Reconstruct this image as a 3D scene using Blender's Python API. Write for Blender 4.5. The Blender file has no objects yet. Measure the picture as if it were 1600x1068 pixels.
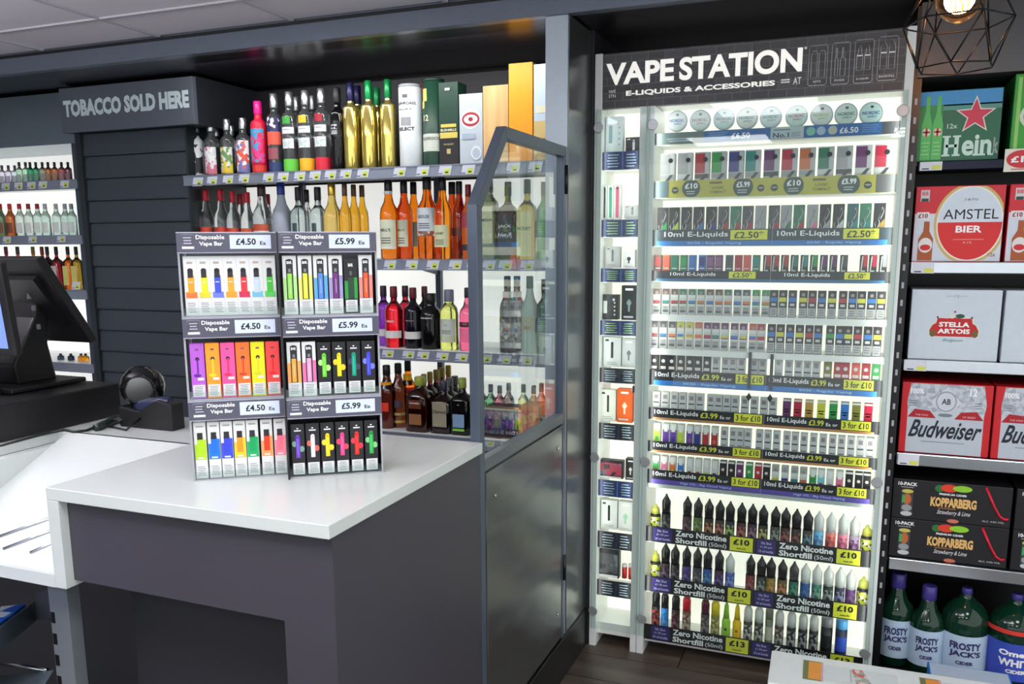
import bpy, math, random
from mathutils import Vector, Matrix
random.seed(7)
PI = math.pi
S = bpy.context.scene
COL = S.collection
# ---------------------------------------------------------------- camera
YAW, PIT, ROL, F, CX, CY, CAMH = .376373, .170997, -.0050448, 1325.3, 802.5, 611.8, 1.5
_fw = Vector((-math.sin(YAW)*math.cos(PIT), math.cos(YAW)*math.cos(PIT), -math.sin(PIT)))
_rt = Vector((math.cos(YAW), math.sin(YAW), 0))
_up = _rt.cross(_fw)
_r = _rt*math.cos(ROL) + _up*math.sin(ROL)
_u = -_rt*math.sin(ROL) + _up*math.cos(ROL)
CAM = Vector((0, 0, CAMH))
cd = bpy.data.cameras.new('camera'); cam = bpy.data.objects.new('camera', cd); COL.objects.link(cam)
cd.sensor_width = 36; cd.sensor_fit = 'HORIZONTAL'; cd.lens = F/1600*36
cd.shift_x = (800-CX)/1600; cd.shift_y = (CY-534)/1600; cd.clip_start = .02
cam.matrix_world = Matrix(((_r.x, _u.x, -_fw.x, 0), (_r.y, _u.y, -_fw.y, 0), (_r.z, _u.z, -_fw.z, CAMH), (0, 0, 0, 1)))
S.camera = cam

def at(px, py, ax, v):
    """the point of the world plane (axis ax = v) seen at a photograph pixel"""
    d = _r*((px-CX)/F) - _u*((py-CY)/F) + _fw
    t = (v-CAM[ax])/d[ax]
    return CAM + d*t
def mpp(p):
    return _fw.dot(Vector(p)-CAM)/F

# ---------------------------------------------------------------- light
S.view_settings.view_transform = 'Standard'; S.view_settings.look = 'None'
S.view_settings.gamma = 1; S.view_settings.use_curve_mapping = False
S.view_settings.exposure = 0.15
S.cycles.max_bounces = 8; S.cycles.transmission_bounces = 8; S.cycles.transparent_max_bounces = 12
S.cycles.caustics_reflective = False; S.cycles.caustics_refractive = False
S.cycles.sample_clamp_indirect = 6
wd = bpy.data.worlds.new('world'); S.world = wd; wd.use_nodes = True
wd.node_tree.nodes['Background'].inputs[0].default_value = (.93, .97, .98, 1)
wd.node_tree.nodes['Background'].inputs[1].default_value = 1.4
LIGHTS = [(-2.9, .6, 4.5), (-1.7, .6, 4.5), (-.5, .6, 6), (.7, .9, 14), (-2.3, -.9, 9), (-.9, -.9, 9.5), (.5, -.9, 12)]
def area(name, loc, sx, sy, power, rot=(0, 0, 0), col=(1, 1, 1)):
    l = bpy.data.lights.new(name, 'AREA'); l.shape = 'RECTANGLE'; l.size = sx; l.size_y = sy; l.energy = power; l.color = col
    o = bpy.data.objects.new(name, l); o.location = loc; o.rotation_euler = rot; COL.objects.link(o); return o
for x, y, e in LIGHTS:
    area('ceiling_panel_lamp', (x, y, 2.262), .56, .56, e, col=(.98, 1, .97))

# fill lights added to brighten product fronts, along cabinet uprights and under the soffit
WARM = (1, .97, .90)
for x, a in ((-.632, -1), (.108, 1), (-.700, 1), (-.815, -1)):
    area('cabinet_front_fill', (x, 2.9115, 1.03), .008, 1.78, 1.3 if x in (-.632, .108) else .7, (PI/2, 0, a*PI/2*.75), WARM)
area('ceiling_fill', (-2.75, .95, 2.02), 1.2, .25, 42, (PI, 0, 0), (.98, .96, 1))  # this and the next: added out of view, facing up, to brighten the ceiling
area('ceiling_fill', (-.9, .3, 2.02), 1.2, .25, 40, (PI, 0, 0), (.98, .96, 1))
area('shelf_front_fill', (-1.75, 2.80, 2.20), 1.5, .03, 5, (.6, 0, 0))  # added fill for the bottle fronts, not an actual fitting
# ---------------------------------------------------------------- materials
def lin(c):
    c = c/255
    return c/12.92 if c <= .04045 else ((c+.055)/1.055)**2.4
_mc = {}
def M(rgb, rough=.5, metal=0., trans=0., emit=0., alpha=1., ior=1.45, var=.06, coat=0., scale=40.):
    key = (tuple(rgb), rough, metal, trans, emit, alpha, ior, var, coat, scale)
    if key in _mc: return _mc[key]
    m = bpy.data.materials.new('mat_%d_%d_%d' % tuple(rgb)); m.use_nodes = True
    nt = m.node_tree; b = nt.nodes['Principled BSDF']
    c = [lin(x) for x in rgb]
    if var and not trans:
        n = nt.nodes.new('ShaderNodeTexNoise'); n.inputs['Scale'].default_value = scale; n.inputs['Detail'].default_value = 3
        tc = nt.nodes.new('ShaderNodeTexCoord'); nt.links.new(tc.outputs['Object'], n.inputs['Vector'])
        mx = nt.nodes.new('ShaderNodeMix'); mx.data_type = 'RGBA'
        mx.inputs[6].default_value = tuple(x*(1-var) for x in c)+(1,); mx.inputs[7].default_value = tuple(min(1, x*(1+var)) for x in c)+(1,)
        nt.links.new(n.outputs[0], mx.inputs[0]); nt.links.new(mx.outputs[2], b.inputs['Base Color'])
    else:
        b.inputs['Base Color'].default_value = tuple(c)+(1,)
    b.inputs['Roughness'].default_value = rough; b.inputs['Metallic'].default_value = metal
    b.inputs['Transmission Weight'].default_value = trans; b.inputs['IOR'].default_value = ior
    b.inputs['Coat Weight'].default_value = coat
    if emit:
        b.inputs['Emission Color'].default_value = tuple(c)+(1,); b.inputs['Emission Strength'].default_value = emit
    b.inputs['Alpha'].default_value = alpha
    _mc[key] = m
    return m
def P(*rgb): return M(rgb, .45)            # printed card or plastic
def G(*rgb): return M(rgb, .05, trans=.95, ior=1.48)   # glass or liquid in glass
WHITE = M((236, 238, 236), .35, var=.01)
CTR = M((204, 210, 207), .32, var=.015, coat=.2)
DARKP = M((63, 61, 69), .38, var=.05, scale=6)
NAVYM = M((72, 80, 92), .35, metal=.35, var=.04)
BLACK = M((14, 14, 16), .35)
BLK2 = M((24, 24, 27), .5)
CHROME = M((190, 195, 202), .22, metal=1., var=.05)
STEEL = M((150, 155, 160), .3, metal=.9, var=.08)
TEXTW = M((250, 250, 250), .5, var=0)
SIGNW = M((255, 252, 245), .5, var=0, emit=.45)
TEXTK = M((20, 22, 30), .5, var=0)
YEL = M((222, 224, 60), .45, var=.03)
LIT = M((250, 250, 246), .5, emit=.62, var=0)          # backlit acrylic
LITC = M((255, 252, 238), .5, emit=.72, var=0)
ACR = M((235, 240, 240), .04, trans=1., ior=1.2)

def panel_glass():
    m = bpy.data.materials.new('thin_clear_glass'); m.use_nodes = True; nt = m.node_tree
    for n in list(nt.nodes): nt.nodes.remove(n)
    o = nt.nodes.new('ShaderNodeOutputMaterial'); t = nt.nodes.new('ShaderNodeBsdfTransparent'); g = nt.nodes.new('ShaderNodeBsdfGlossy')
    g.inputs['Roughness'].default_value = .02; t.inputs[0].default_value = (.93, .965, .955, 1)
    lw = nt.nodes.new('ShaderNodeLayerWeight'); lw.inputs[0].default_value = .5; mx = nt.nodes.new('ShaderNodeMixShader')
    pw = nt.nodes.new('ShaderNodeMath'); pw.operation = 'POWER'; pw.inputs[1].default_value = 4; nt.links.new(lw.outputs['Facing'], pw.inputs[0])
    f = nt.nodes.new('ShaderNodeMath'); f.operation = 'MULTIPLY_ADD'; f.inputs[1].default_value = .8; f.inputs[2].default_value = .035; nt.links.new(pw.outputs[0], f.inputs[0])
    nt.links.new(f.outputs[0], mx.inputs[0]); nt.links.new(t.outputs[0], mx.inputs[1]); nt.links.new(g.outputs[0], mx.inputs[2]); nt.links.new(mx.outputs[0], o.inputs[0])
    return m
GLASS = panel_glass()
GLEDGE = M((150, 190, 175), .2, var=.02)

def steel_panel():
    m = bpy.data.materials.new('brushed_grey_panel'); m.use_nodes = True; nt = m.node_tree; b = nt.nodes['Principled BSDF']
    b.inputs['Base Color'].default_value = (lin(122), lin(124), lin(126), 1); b.inputs['Metallic'].default_value = .85
    tc = nt.nodes.new('ShaderNodeTexCoord'); mp = nt.nodes.new('ShaderNodeMapping'); mp.inputs['Scale'].default_value = (1, .8, 3.2)
    n = nt.nodes.new('ShaderNodeTexNoise'); n.inputs['Scale'].default_value = 1.6; n.inputs['Detail'].default_value = 1.5
    bm = nt.nodes.new('ShaderNodeBump'); bm.inputs['Strength'].default_value = .5; bm.inputs['Distance'].default_value = .05
    nt.links.new(tc.outputs['Object'], mp.inputs[0]); nt.links.new(mp.outputs[0], n.inputs['Vector']); nt.links.new(n.outputs[0], bm.inputs['Height']); nt.links.new(bm.outputs[0], b.inputs['Normal'])
    b.inputs['Roughness'].default_value = .27
    return m
BRUSH = steel_panel()

def tex_mat(kind, c1, c2, c3, scale, rough=.5, rotx=False):
    m = bpy.data.materials.new(kind+'_print'); m.use_nodes = True; nt = m.node_tree; b = nt.nodes['Principled BSDF']
    tc = nt.nodes.new('ShaderNodeTexCoord'); mp = nt.nodes.new('ShaderNodeMapping')
    if rotx: mp.inputs['Rotation'].default_value = (PI/2, 0, 0)
    nt.links.new(tc.outputs['Object'], mp.inputs[0]); C = [tuple(lin(x) for x in c)+(1,) for c in (c1, c2, c3)]
    if kind == 'brick':
        t = nt.nodes.new('ShaderNodeTexBrick'); t.inputs['Scale'].default_value = scale
        t.inputs['Color1'].default_value = C[0]; t.inputs['Color2'].default_value = C[1]; t.inputs['Mortar'].default_value = C[2]
        t.inputs['Mortar Size'].default_value = .008; t.inputs['Brick Width'].default_value = .5; t.inputs['Row Height'].default_value = .22
        nt.links.new(mp.outputs[0], t.inputs['Vector']); nt.links.new(t.outputs[0], b.inputs['Base Color'])
    elif kind == 'wood':
        mp.inputs['Scale'].default_value = (1, 1, .08) if not rotx else (.08, 1, 1)
        if rotx: mp.inputs['Rotation'].default_value = (0, 0, 0)
        t = nt.nodes.new('ShaderNodeTexNoise'); t.inputs['Scale'].default_value = scale; t.inputs['Detail'].default_value = 6
        r = nt.nodes.new('ShaderNodeValToRGB'); r.color_ramp.elements[0].color = C[0]; r.color_ramp.elements[1].color = C[1]
        r.color_ramp.elements[0].position = .35; r.color_ramp.elements[1].position = .65
        nt.links.new(mp.outputs[0], t.inputs['Vector']); nt.links.new(t.outputs[0], r.inputs[0]); nt.links.new(r.outputs[0], b.inputs['Base Color'])
    else:   # splotchy multicolour print
        t = nt.nodes.new('ShaderNodeTexVoronoi'); t.inputs['Scale'].default_value = scale
        r = nt.nodes.new('ShaderNodeValToRGB'); e = r.color_ramp.elements
        r.color_ramp.interpolation = 'CONSTANT'; e[0].color = C[0]; e[1].color = C[1]; e[1].position = .35; n3 = e.new(.7); n3.color = C[2]
        nt.links.new(mp.outputs[0], t.inputs['Vector']); nt.links.new(t.outputs['Color'], r.inputs[0]); nt.links.new(r.outputs[0], b.inputs['Base Color'])
    b.inputs['Roughness'].default_value = rough
    return m
_tx = {}
def SP(c1, c2, c3, scale=60):
    k = (c1, c2, c3, scale)
    if k not in _tx: _tx[k] = tex_mat('splotch', c1, c2, c3, scale)
    return _tx[k]

# ---------------------------------------------------------------- mesh building
_fonts = {}
def glyphs(s, bold, shear, res=2):
    k = (s, bold, shear, res)
    if k not in _fonts:
        c = bpy.data.curves.new('t', 'FONT'); c.body = s; c.resolution_u = res; c.offset = bold; c.shear = shear; c.size = 1
        o = bpy.data.objects.new('t', c); COL.objects.link(o); bpy.context.view_layer.update()
        me = bpy.data.meshes.new_from_object(o.evaluated_get(bpy.context.evaluated_depsgraph_get()))
        v = [(p.co.x, p.co.y) for p in me.vertices]; f = [tuple(p.vertices) for p in me.polygons]
        bpy.data.objects.remove(o); bpy.data.meshes.remove(me); bpy.data.curves.remove(c)
        if not v: v = [(0, 0), (1, 0), (0, 1)]; f = []
        x0 = min(a for a, _ in v); x1 = max(a for a, _ in v); y0 = min(b for _, b in v); y1 = max(b for _, b in v)
        _fonts[k] = ([((a-x0)/(x1-x0), (b-y0)/(y1-y0)) for a, b in v], f)
    return _fonts[k]

class MB:
    def __init__(s): s.v = []; s.f = []; s.m = []; s.mats = []; s.sm = []
    def mi(s, m):
        if m not in s.mats: s.mats.append(m)
        return s.mats.index(m)
    def add(s, vs, fs, m, smooth=False):
        n = len(s.v); s.v += [tuple(p) for p in vs]; i = s.mi(m)
        for f in fs: s.f.append(tuple(n+a for a in f)); s.m.append(i); s.sm.append(smooth)
        return s
    def box(s, x0, x1, y0, y1, z0, z1, m):
        vs = [(x, y, z) for x in (x0, x1) for y in (y0, y1) for z in (z0, z1)]
        return s.add(vs, [(0, 1, 3, 2), (4, 6, 7, 5), (0, 4, 5, 1), (2, 3, 7, 6), (0, 2, 6, 4), (1, 5, 7, 3)], m)
    def quad(s, a, b, c, d, m): return s.add([a, b, c, d], [(0, 1, 2, 3)], m)
    def rect(s, x0, x1, z0, z1, y, m): return s.quad((x0, y, z0), (x1, y, z0), (x1, y, z1), (x0, y, z1), m)
    def prism(s, pts, ax, a, b, m):
        """polygon pts in the plane normal to axis ax, extruded from a to b"""
        def P3(p, t): return (t, p[0], p[1]) if ax == 0 else (p[0], t, p[1]) if ax == 1 else (p[0], p[1], t)
        n = len(pts); vs = [P3(p, a) for p in pts]+[P3(p, b) for p in pts]
        return s.add(vs, [tuple(range(n))[::-1], tuple(range(n, 2*n))]+[(i, (i+1) % n, n+(i+1) % n, n+i) for i in range(n)], m)
    def lathe(s, prof, m, cx=0, cy=0, z0=0, n=16, a0=None, a1=None, sy=1, caps=True, smooth=True):
        """prof: (z, r[, p]) rings; p>2 squares the section off"""
        full = a0 is None
        if full: a0, a1 = 0, 2*PI
        k = n if full else n+1; vs = []
        for q in prof:
            z, r = q[0], q[1]; p = q[2] if len(q) > 2 else 2
            for i in range(k):
                t = a0+(a1-a0)*i/n; c, d = math.cos(t), math.sin(t)
                g = 1 if p == 2 else 1/((abs(c)**p+abs(d)**p)**(1/p))
                vs.append((cx+r*g*c, cy+r*g*d*sy, z0+z))
        fs = []
        for j in range(len(prof)-1):
            for i in range(n if full else n):
                b = (i+1) % k if full else i+1
                fs.append((j*k+i, j*k+b, (j+1)*k+b, (j+1)*k+i))
        s.add(vs, fs, m, smooth)
        if full and caps:
            s.f.append(tuple(len(s.v)-len(vs)+i for i in range(k))[::-1]); s.m.append(s.mi(m)); s.sm.append(False)
            s.f.append(tuple(len(s.v)-k+i for i in range(k))); s.m.append(s.mi(m)); s.sm.append(False)
        return s
    def tube(s, pts, r, m, n=6, closed=False):
        pts = [Vector(p) for p in pts]; vs = []; K = len(pts)
        for i, p in enumerate(pts):
            d = (pts[(i+1) % K] if (closed or i < K-1) else p)-(pts[i-1] if (closed or i > 0) else p)
            d.normalize(); a = d.orthogonal() if abs(d.z) > .9 else d.cross(Vector((0, 0, 1))); a.normalize(); b = d.cross(a)
            vs += [p+(a*math.cos(2*PI*j/n)+b*math.sin(2*PI*j/n))*r for j in range(n)]
        fs = [(i*n+j, i*n+(j+1) % n, ((i+1) % K)*n+(j+1) % n, ((i+1) % K)*n+j) for i in range(K if closed else K-1) for j in range(n)]
        if not closed: fs += [tuple(range(n))[::-1], tuple((K-1)*n+j for j in range(n))]
        return s.add(vs, fs, m, True)
    def disc(s, cx, cz, r, y, m, n=20, sz=1):
        return s.add([(cx+r*math.cos(2*PI*i/n), y, cz+sz*r*math.sin(2*PI*i/n)) for i in range(n)], [tuple(range(n))], m)
    def text(s, t, x0, x1, z0, z1, y, m, bold=0., shear=0., R=None, fn=None, res=2):
        v, f = glyphs(t, bold, shear, res)
        o = []
        for a, b in v:
            x = x0+(x1-x0)*a; z = z0+(z1-z0)*b
            if fn: o.append(fn(x, z))
            elif R: o.append((R*math.sin(x/R), y-R*math.cos(x/R), z))
            else: o.append((x, y, z))
        return s.add(o, f, m)
    def lines(s, x0, x1, z0, z1, y, m, n=5, w=.35):
        """a block of small print: n thin rules of uneven length"""
        h = (z1-z0)/n; rr = random.Random(int((x0+z0)*1e4) % 997)
        for i in range(n):
            a = rr.uniform(0, .12)*(x1-x0); b = rr.uniform(0, .2)*(x1-x0)
            s.rect(x0+a, x1-b, z0+h*i+h*(.5-w/2), z0+h*i+h*(.5+w/2), y, m)
        return s
    def mesh(s, name='m'):
        me = bpy.data.meshes.new(name); me.from_pydata(s.v, [], s.f)
        for m in s.mats: me.materials.append(m)
        for p, i, q in zip(me.polygons, s.m, s.sm): p.material_index = i; p.use_smooth = q
        me.update(); return me
    def build(s, name, parent=None, loc=None, rot=None, label=None, bevel=0):
        return obj(name, s.mesh(name), parent, loc, rot, label, bevel)

def obj(name, me, parent=None, loc=None, rot=None, label=None, bevel=0):
    o = bpy.data.objects.new(name, me); COL.objects.link(o)
    if parent: o.parent = parent
    if loc: o.location = loc
    if rot: o.rotation_euler = rot
    if label: o['label'] = label
    if bevel:
        b = o.modifiers.new('edge', 'BEVEL'); b.width = bevel; b.segments = 2; b.limit_method = 'ANGLE'
    return o
def tag(o, label, cat, group=None, kind=None):
    o['label'] = label; o['category'] = cat
    if group: o['group'] = group
    if kind: o['kind'] = kind
    return o
def thing(name, label, cat, loc=(0, 0, 0), rot=0, group=None):
    o = bpy.data.objects.new(name, None); COL.objects.link(o); o.location = loc; o.rotation_euler = (0, 0, rot); o.empty_display_size = .05
    return tag(o, label, cat, group)
def struct(mb, name, bevel=0, parent=None):
    o = mb.build(name, parent, bevel=bevel)
    if not parent: o['kind'] = 'structure'
    return o
ORD = 'first second third fourth fifth sixth seventh eighth ninth tenth eleventh twelfth thirteenth fourteenth fifteenth sixteenth seventeenth eighteenth nineteenth twentieth twenty-first twenty-second twenty-third twenty-fourth twenty-fifth twenty-sixth twenty-seventh twenty-eighth'.split()

# ================================================================ setting
FLOORD = tex_mat('wood', (58, 48, 42), (92, 80, 70), (0, 0, 0), 14, rough=.4, rotx=True)
struct(MB().box(-5, 1.7, -3, 3.6, -.06, -.012, M((50, 44, 40), .6)), 'floor')
fl = bpy.data.objects['floor']
pk = MB().box(-.598, .598, -.088, .088, -.012, 0, FLOORD).mesh('plank')
for r in range(12):
    for c in range(5):
        obj('plank', pk, fl, (-1.9+c*1.2+(r % 3)*.4, 3.3-r*.18, 0))
struct(MB().box(-5, 1.7, 3.42, 3.5, 0, 2.4, M((30, 28, 34), .45)), 'wall_back')
struct(MB().box(-4.9, -4.8, -3, 3.42, 0, 2.4, M((160, 160, 165), .6)), 'wall_left')
struct(MB().box(1.5, 1.6, 2.9, 3.42, 0, 2.4, M((120, 120, 125), .6)), 'wall_right')
struct(MB().box(-5, 1.7, -3, 2.66, 2.30, 2.36, M((160, 158, 166), .7)), 'ceiling')
ce = bpy.data.objects['ceiling']
TILE = M((228, 222, 232), .8, var=.05, scale=120)
tl = MB().box(-.293, .293, -.293, .293, 2.284, 2.298, TILE).mesh('ceiling_tile')
te = MB().box(-.293, .293, -.13, .13, 2.284, 2.298, TILE).mesh('ceiling_tile_cut')
for i in range(9):
    for j in range(6):
        obj('ceiling_tile', tl, ce, (-4.58+i*.6+.6, 2.08-j*.6, 0))
    obj('ceiling_tile', te, ce, (-4.58+i*.6+.6, 2.52, 0))
BAR = M((190, 188, 196), .5)
for i in range(10): MB().box(-4.88+i*.6+.6-.008, -4.88+i*.6+.6+.008, -1.3, 2.655, 2.279, 2.285, BAR).build('ceiling_bar', ce)
for j in range(7): MB().box(-4.5, 1.45, 2.38-j*.6-.008, 2.38-j*.6+.008, 2.278, 2.284, BAR).build('ceiling_bar', ce)
struct(MB().box(-5, 1.65, 2.66, 2.70, 2.208, 2.32, M((112, 120, 134), .32, metal=.5)).box(-5, 1.65, 2.655, 2.66, 2.268, 2.279, M((20, 20, 24), .5)), 'trim_1', bevel=.002)
struct(MB().box(-5, 1.65, 2.70, 3.42, 2.214, 2.25, M((24, 22, 30), .3, var=.02)), 'trim_2')
# grey boxed column where the screen ends
col = MB().box(-.942, -.867, 2.672, 2.70, .0, 2.208, M((172, 184, 194), .35, metal=.2)).box(-.942, -.867, 2.70, 2.915, 0, 2.208, M((70, 74, 80), .4))
col.box(-.867, -.863, 2.675, 2.912, .12, 2.208, BRUSH)
col.box(-.93, -.852, 2.915, 3.42, 0, 2.214, M((34, 36, 42), .4))
struct(col, 'column', bevel=.0015)
struct(MB().box(-.94, -.858, 2.06, 2.91, 0, .15, M((18, 18, 20), .35)), 'baseboard_right', bevel=.002)

# ================================================================ bottle shelving along the back wall
LIP = M((128, 136, 150), .4, metal=.2)
TICK = M((214, 218, 232), .5)
SH_Z = {1: 1.802, 2: 1.447, 3: 1.088, 4: .745}
def ticket(parent, px, py, y, w=.052, h=.036):
    c = at(px, py, 1, y)
    b = MB(); q = .009
    def qd(x0, x1, z0, z1, yy, m):
        f = lambda x, z: (c.x+x+q*(z/h), yy, c.z+z)
        b.add([f(x0, z0), f(x1, z0), f(x1, z1), f(x0, z1)], [(0, 1, 2, 3)], m)
    b.prism([(c.x-w/2, c.z-h/2), (c.x+w/2, c.z-h/2), (c.x+w/2+q, c.z+h/2), (c.x-w/2+q, c.z+h/2)], 1, y-.0015, y, TICK)
    qd(.002, w/2-.002, -h/2+.003, h/2-.012, y-.002, M((206, 222, 80), .5))
    qd(.007, w/2-.006, -h/2+.008, -h/2+.013, y-.0025, TEXTK)
    qd(-w/2+.004, -.004, -h/2+.004, -h/2+.008, y-.002, M((90, 96, 150), .5))
    b.build('price_ticket', parent)
def shelf_board(unit, x0, x1, z, ticks, y0=2.99, y1=3.37, th=.018, lip=.042, board=None):
    b = MB().box(max(x0, -2.686) if x0 > -3 else x0, x1, y0+.006, y1, z-th, z, board or WHITE).box(x0, x1, y0-.003, y0+.006, z-lip, z+.001, LIP)
    b.box(x0, x1, y0-.006, y0-.003, z-lip, z-lip+.004, LIP).box(x0, x1, y0-.006, y0-.003, z-.003, z+.001, LIP)
    o = b.build('shelf', unit)
    for t in ticks: ticket(o, t[0], t[1], y0-.0035)
    return o
un = thing('bottle_shelving', 'grey lipped wall shelving with white lit back, full of spirit bottles beside the steel column', 'shelving')
MB().box(-2.686, -.95, 3.37, 3.40, .70, 1.775, LIT).build('back_panel', un, label='glowing white back panel')
MB().box(-2.686, -.95, 3.37, 3.40, 1.775, 2.2, M((26, 24, 30), .5)).build('upper_back_panel', un)
shelf_board(un, -2.712, -.945, SH_Z[1], [(308, 284), (330, 282.5), (355, 281), (380, 279), (418, 277.5), (441, 276), (467, 275), (491, 274), (515, 273), (539, 271.5), (566, 270), (623, 268), (659, 267), (694, 266), (730, 265), (765, 263), (800, 262), (835, 260)], board=M((60, 62, 68), .5))
shelf_board(un, -2.686, -.945, SH_Z[2], [(608, 413), (642, 413), (675, 413), (710, 413), (738, 414), (762, 414), (788, 414), (822, 414)])
shelf_board(un, -2.686, -.945, SH_Z[3], [(605, 551), (637, 552.5), (660, 553.5), (690, 555), (720, 557), (757, 559), (787, 561), (820, 562)])
shelf_board(un, -2.686, -.945, SH_Z[4], [(762, 690), (790, 692), (815, 694)])
for px in (687, 480, 300): 
    x = at(px, 450, 1, 3.36).x
    b = MB().box(x-.012, x+.012, 3.345, 3.372, .3, 1.785, M((66, 76, 92), .4))
    for z in (1.405, 1.046, .70): b.prism([(3.01, z+.024), (3.34, z+.024), (3.34, z-.03)], 0, x-.003, x+.003, M((66, 76, 92), .4))
    b.build('upright', un)
MB().box(-2.686, -.95, 3.0, 3.40, .02, .70, M((60, 62, 68), .5)).build('lower_cupboard', un)
ul = thing('bottle_shelving', 'wall shelving of quarter bottles beyond the till, next to the black slatted gantry', 'shelving')
MB().box(-4.75, -3.33, 3.36, 3.40, .3, 1.97, LIT).build('back_panel', ul, label='glowing white back panel')
MB().box(-4.75, -3.33, 3.02, 3.40, 1.972, 2.2, M((150, 166, 176), .28, metal=.85)).build('header_panel', ul)
for z, tk in ((1.808, [(8, 291), (28, 290), (48, 289), (66, 288), (100, 287)]), (1.556, [(10, 374), (50, 373), (95, 372)]), (1.30, [(118, 446)]), (.95, [])):
    shelf_board(ul, -4.75, -3.33, z, tk, y1=3.36)
MB().box(-3.36, -3.33, 3.0, 3.36, .3, 1.97, M((60, 70, 80), .4)).build('side_panel', ul)

# ================================================================ tobacco gantry
gt = thing('tobacco_gantry', 'closed black slatted tobacco gantry under a grey sign with white capitals', 'gantry')
sg = MB().box(-3.352, -2.600, 2.952, 2.975, 2.008, 2.200, M((88, 94, 104), .4, var=.04)).box(-3.337, -2.6, 2.975, 3.4, 2.008, 2.205, M((36, 38, 44), .5)).build('sign', gt, bevel=.0015)
a = at(99, 184, 1, 2.951); b_ = at(295, 171, 1, 2.951); a2 = at(99, 158, 1, 2.951)
MB().text('TOBACCO SOLD HERE', a.x+.006, b_.x+.004, a.z, a2.z+.002, 2.9505, M((204, 220, 224), .5, var=0), bold=.055).build('lettering', sg)
SL = M((58, 65, 72), .34, var=.03)
zs = at(200, 242, 1, 3.0).z; pitch = (zs-at(200, 616, 1, 3.0).z)/11
for i in range(19):
    z1 = zs+pitch-i*pitch; z0 = z1-pitch+.004
    if i == 0: z1 = 2.006
    MB().prism([(3.004, z1), (2.996, z0+.006), (2.998, z0), (3.02, z0), (3.02, z1)], 0, -3.285, -2.70, SL).build('slat', gt)
MB().box(-3.318, -3.285, 2.985, 3.4, .3, 2.008, M((34, 42, 46), .4)).box(-2.70, -2.690, 2.998, 3.4, .3, 2.008, M((34, 42, 46), .4)).box(-3.285, -2.70, 3.02, 3.4, .3, 2.008, BLK2).build('carcass', gt)

# ================================================================ service counter
ct = thing('service_counter', 'white topped service counter with dark grey panels and a stepped front', 'counter', (0, 0, 0))
MB().prism([(-3.4, 1.25), (-2.01, 1.25), (-2.01, 1.67), (-1.562, 1.67), (-1.562, 1.25), (-.857, 1.25), (-.857, 1.95), (-3.4, 1.95)], 2, .9725, 1.0, CTR).build('worktop', ct, bevel=.0018)
MB().box(-1.562, -1.5295, 1.25, 1.68, .776, .9725, CTR).build('riser', ct, bevel=.0015)
MB().box(-2.01, -1.98, 1.25, 1.68, .776, .9725, CTR).build('riser', ct, bevel=.0015)
MB().prism([(1.25, .776), (1.68, .776), (1.68, 1.0), (1.67, 1.0), (1.262, .804), (1.25, .804)], 0, -1.98, -1.562, CTR).build('sloped_tray', ct)
for (p0, p1) in (((-14, 842), (77, 810)), ((5, 857), (79, 829)), ((47, 863), (82, 848))):
    def hit(px, py):
        d = _r*((px-CX)/F) - _u*((py-CY)/F) + _fw; k = .196/.408
        t = (.806+k*(CAM.y-1.262)-CAM.z)/(d.z-k*d.y); return CAM+d*t
    A_, B_ = hit(*p0), hit(*p1); B_ = A_+(B_-A_)*1.5
    if B_.x > -1.57: B_ = A_+(B_-A_)*((-1.57-A_.x)/(B_.x-A_.x))
    MB().tube([A_, B_], .0035, CHROME, 8).build('retaining_rod', ct)
MB().prism([(-1.5295, .79), (-.982, .786), (-.982, 0), (-.866, 0), (-.866, .9725), (-1.5295, .9725)], 1, 1.272, 1.29, DARKP).build('front_panel', ct)
MB().box(-.870, -.8645, 1.2705, 1.945, 0, .9725, DARKP).build('side_panel', ct)
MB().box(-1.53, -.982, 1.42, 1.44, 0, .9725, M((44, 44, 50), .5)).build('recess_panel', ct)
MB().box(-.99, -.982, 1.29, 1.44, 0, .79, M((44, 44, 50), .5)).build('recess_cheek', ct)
MB().box(-3.4, -.88, 1.91, 1.93, 0, .9725, M((60, 60, 66), .5)).build('staff_side_panel', ct)

# under-counter rack at the low ledge
rk = thing('slotted_rack', 'grey metal slotted rack under the low ledge of the counter', 'rack')
up = MB().box(-1.650, -1.592, 1.30, 1.335, 0, .772, M((104, 110, 116), .4))
up.build('upright', rk, bevel=.002)
for k in range(9):
    z = .66-k*.052
    MB().box(-1.646, -1.635, 1.2985, 1.300, z, z+.026, BLACK).build('slot', rk)
tr = M((110, 128, 140), .35, metal=.5)
def tilt_tray(z, y0, y1, dz, x1=-1.70):
    b = MB(); b.add([(-2.6, y0, z), (x1, y0, z), (x1, y1, z+dz), (-2.6, y1, z+dz), (-2.6, y0, z-.012), (x1, y0, z-.012), (x1, y1, z+dz-.012), (-2.6, y1, z+dz-.012)], [(0, 1, 2, 3), (7, 6, 5, 4), (0, 4, 5, 1), (1, 5, 6, 2), (2, 6, 7, 3), (3, 7, 4, 0)], tr)
    b.prism([(y0, z+.012), (y0, z-.045), (y1, z+dz-.045), (y1, z+dz+.012)], 0, x1, x1+.004, tr)
    return b.build('tray', rk)
A_ = at(0, 998, 1, 1.30); B_ = at(57, 953, 1, 1.52); D_ = B_-A_; A0 = A_-D_*1.2
b = MB(); n_ = Vector((-D_.y, D_.x, 0)).normalized()
def slab(b, p, q, dn0, dn1, dz0, dz1, m):
    vs = [pt+n_*dn+Vector((0, 0, dz)) for pt in (p, q) for dn in (dn0, dn1) for dz in (dz0, dz1)]
    return b.add(vs, [(0, 1, 3, 2), (4, 6, 7, 5), (0, 4, 5, 1), (2, 3, 7, 6), (0, 2, 6, 4), (1, 5, 7, 3)], m)
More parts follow.
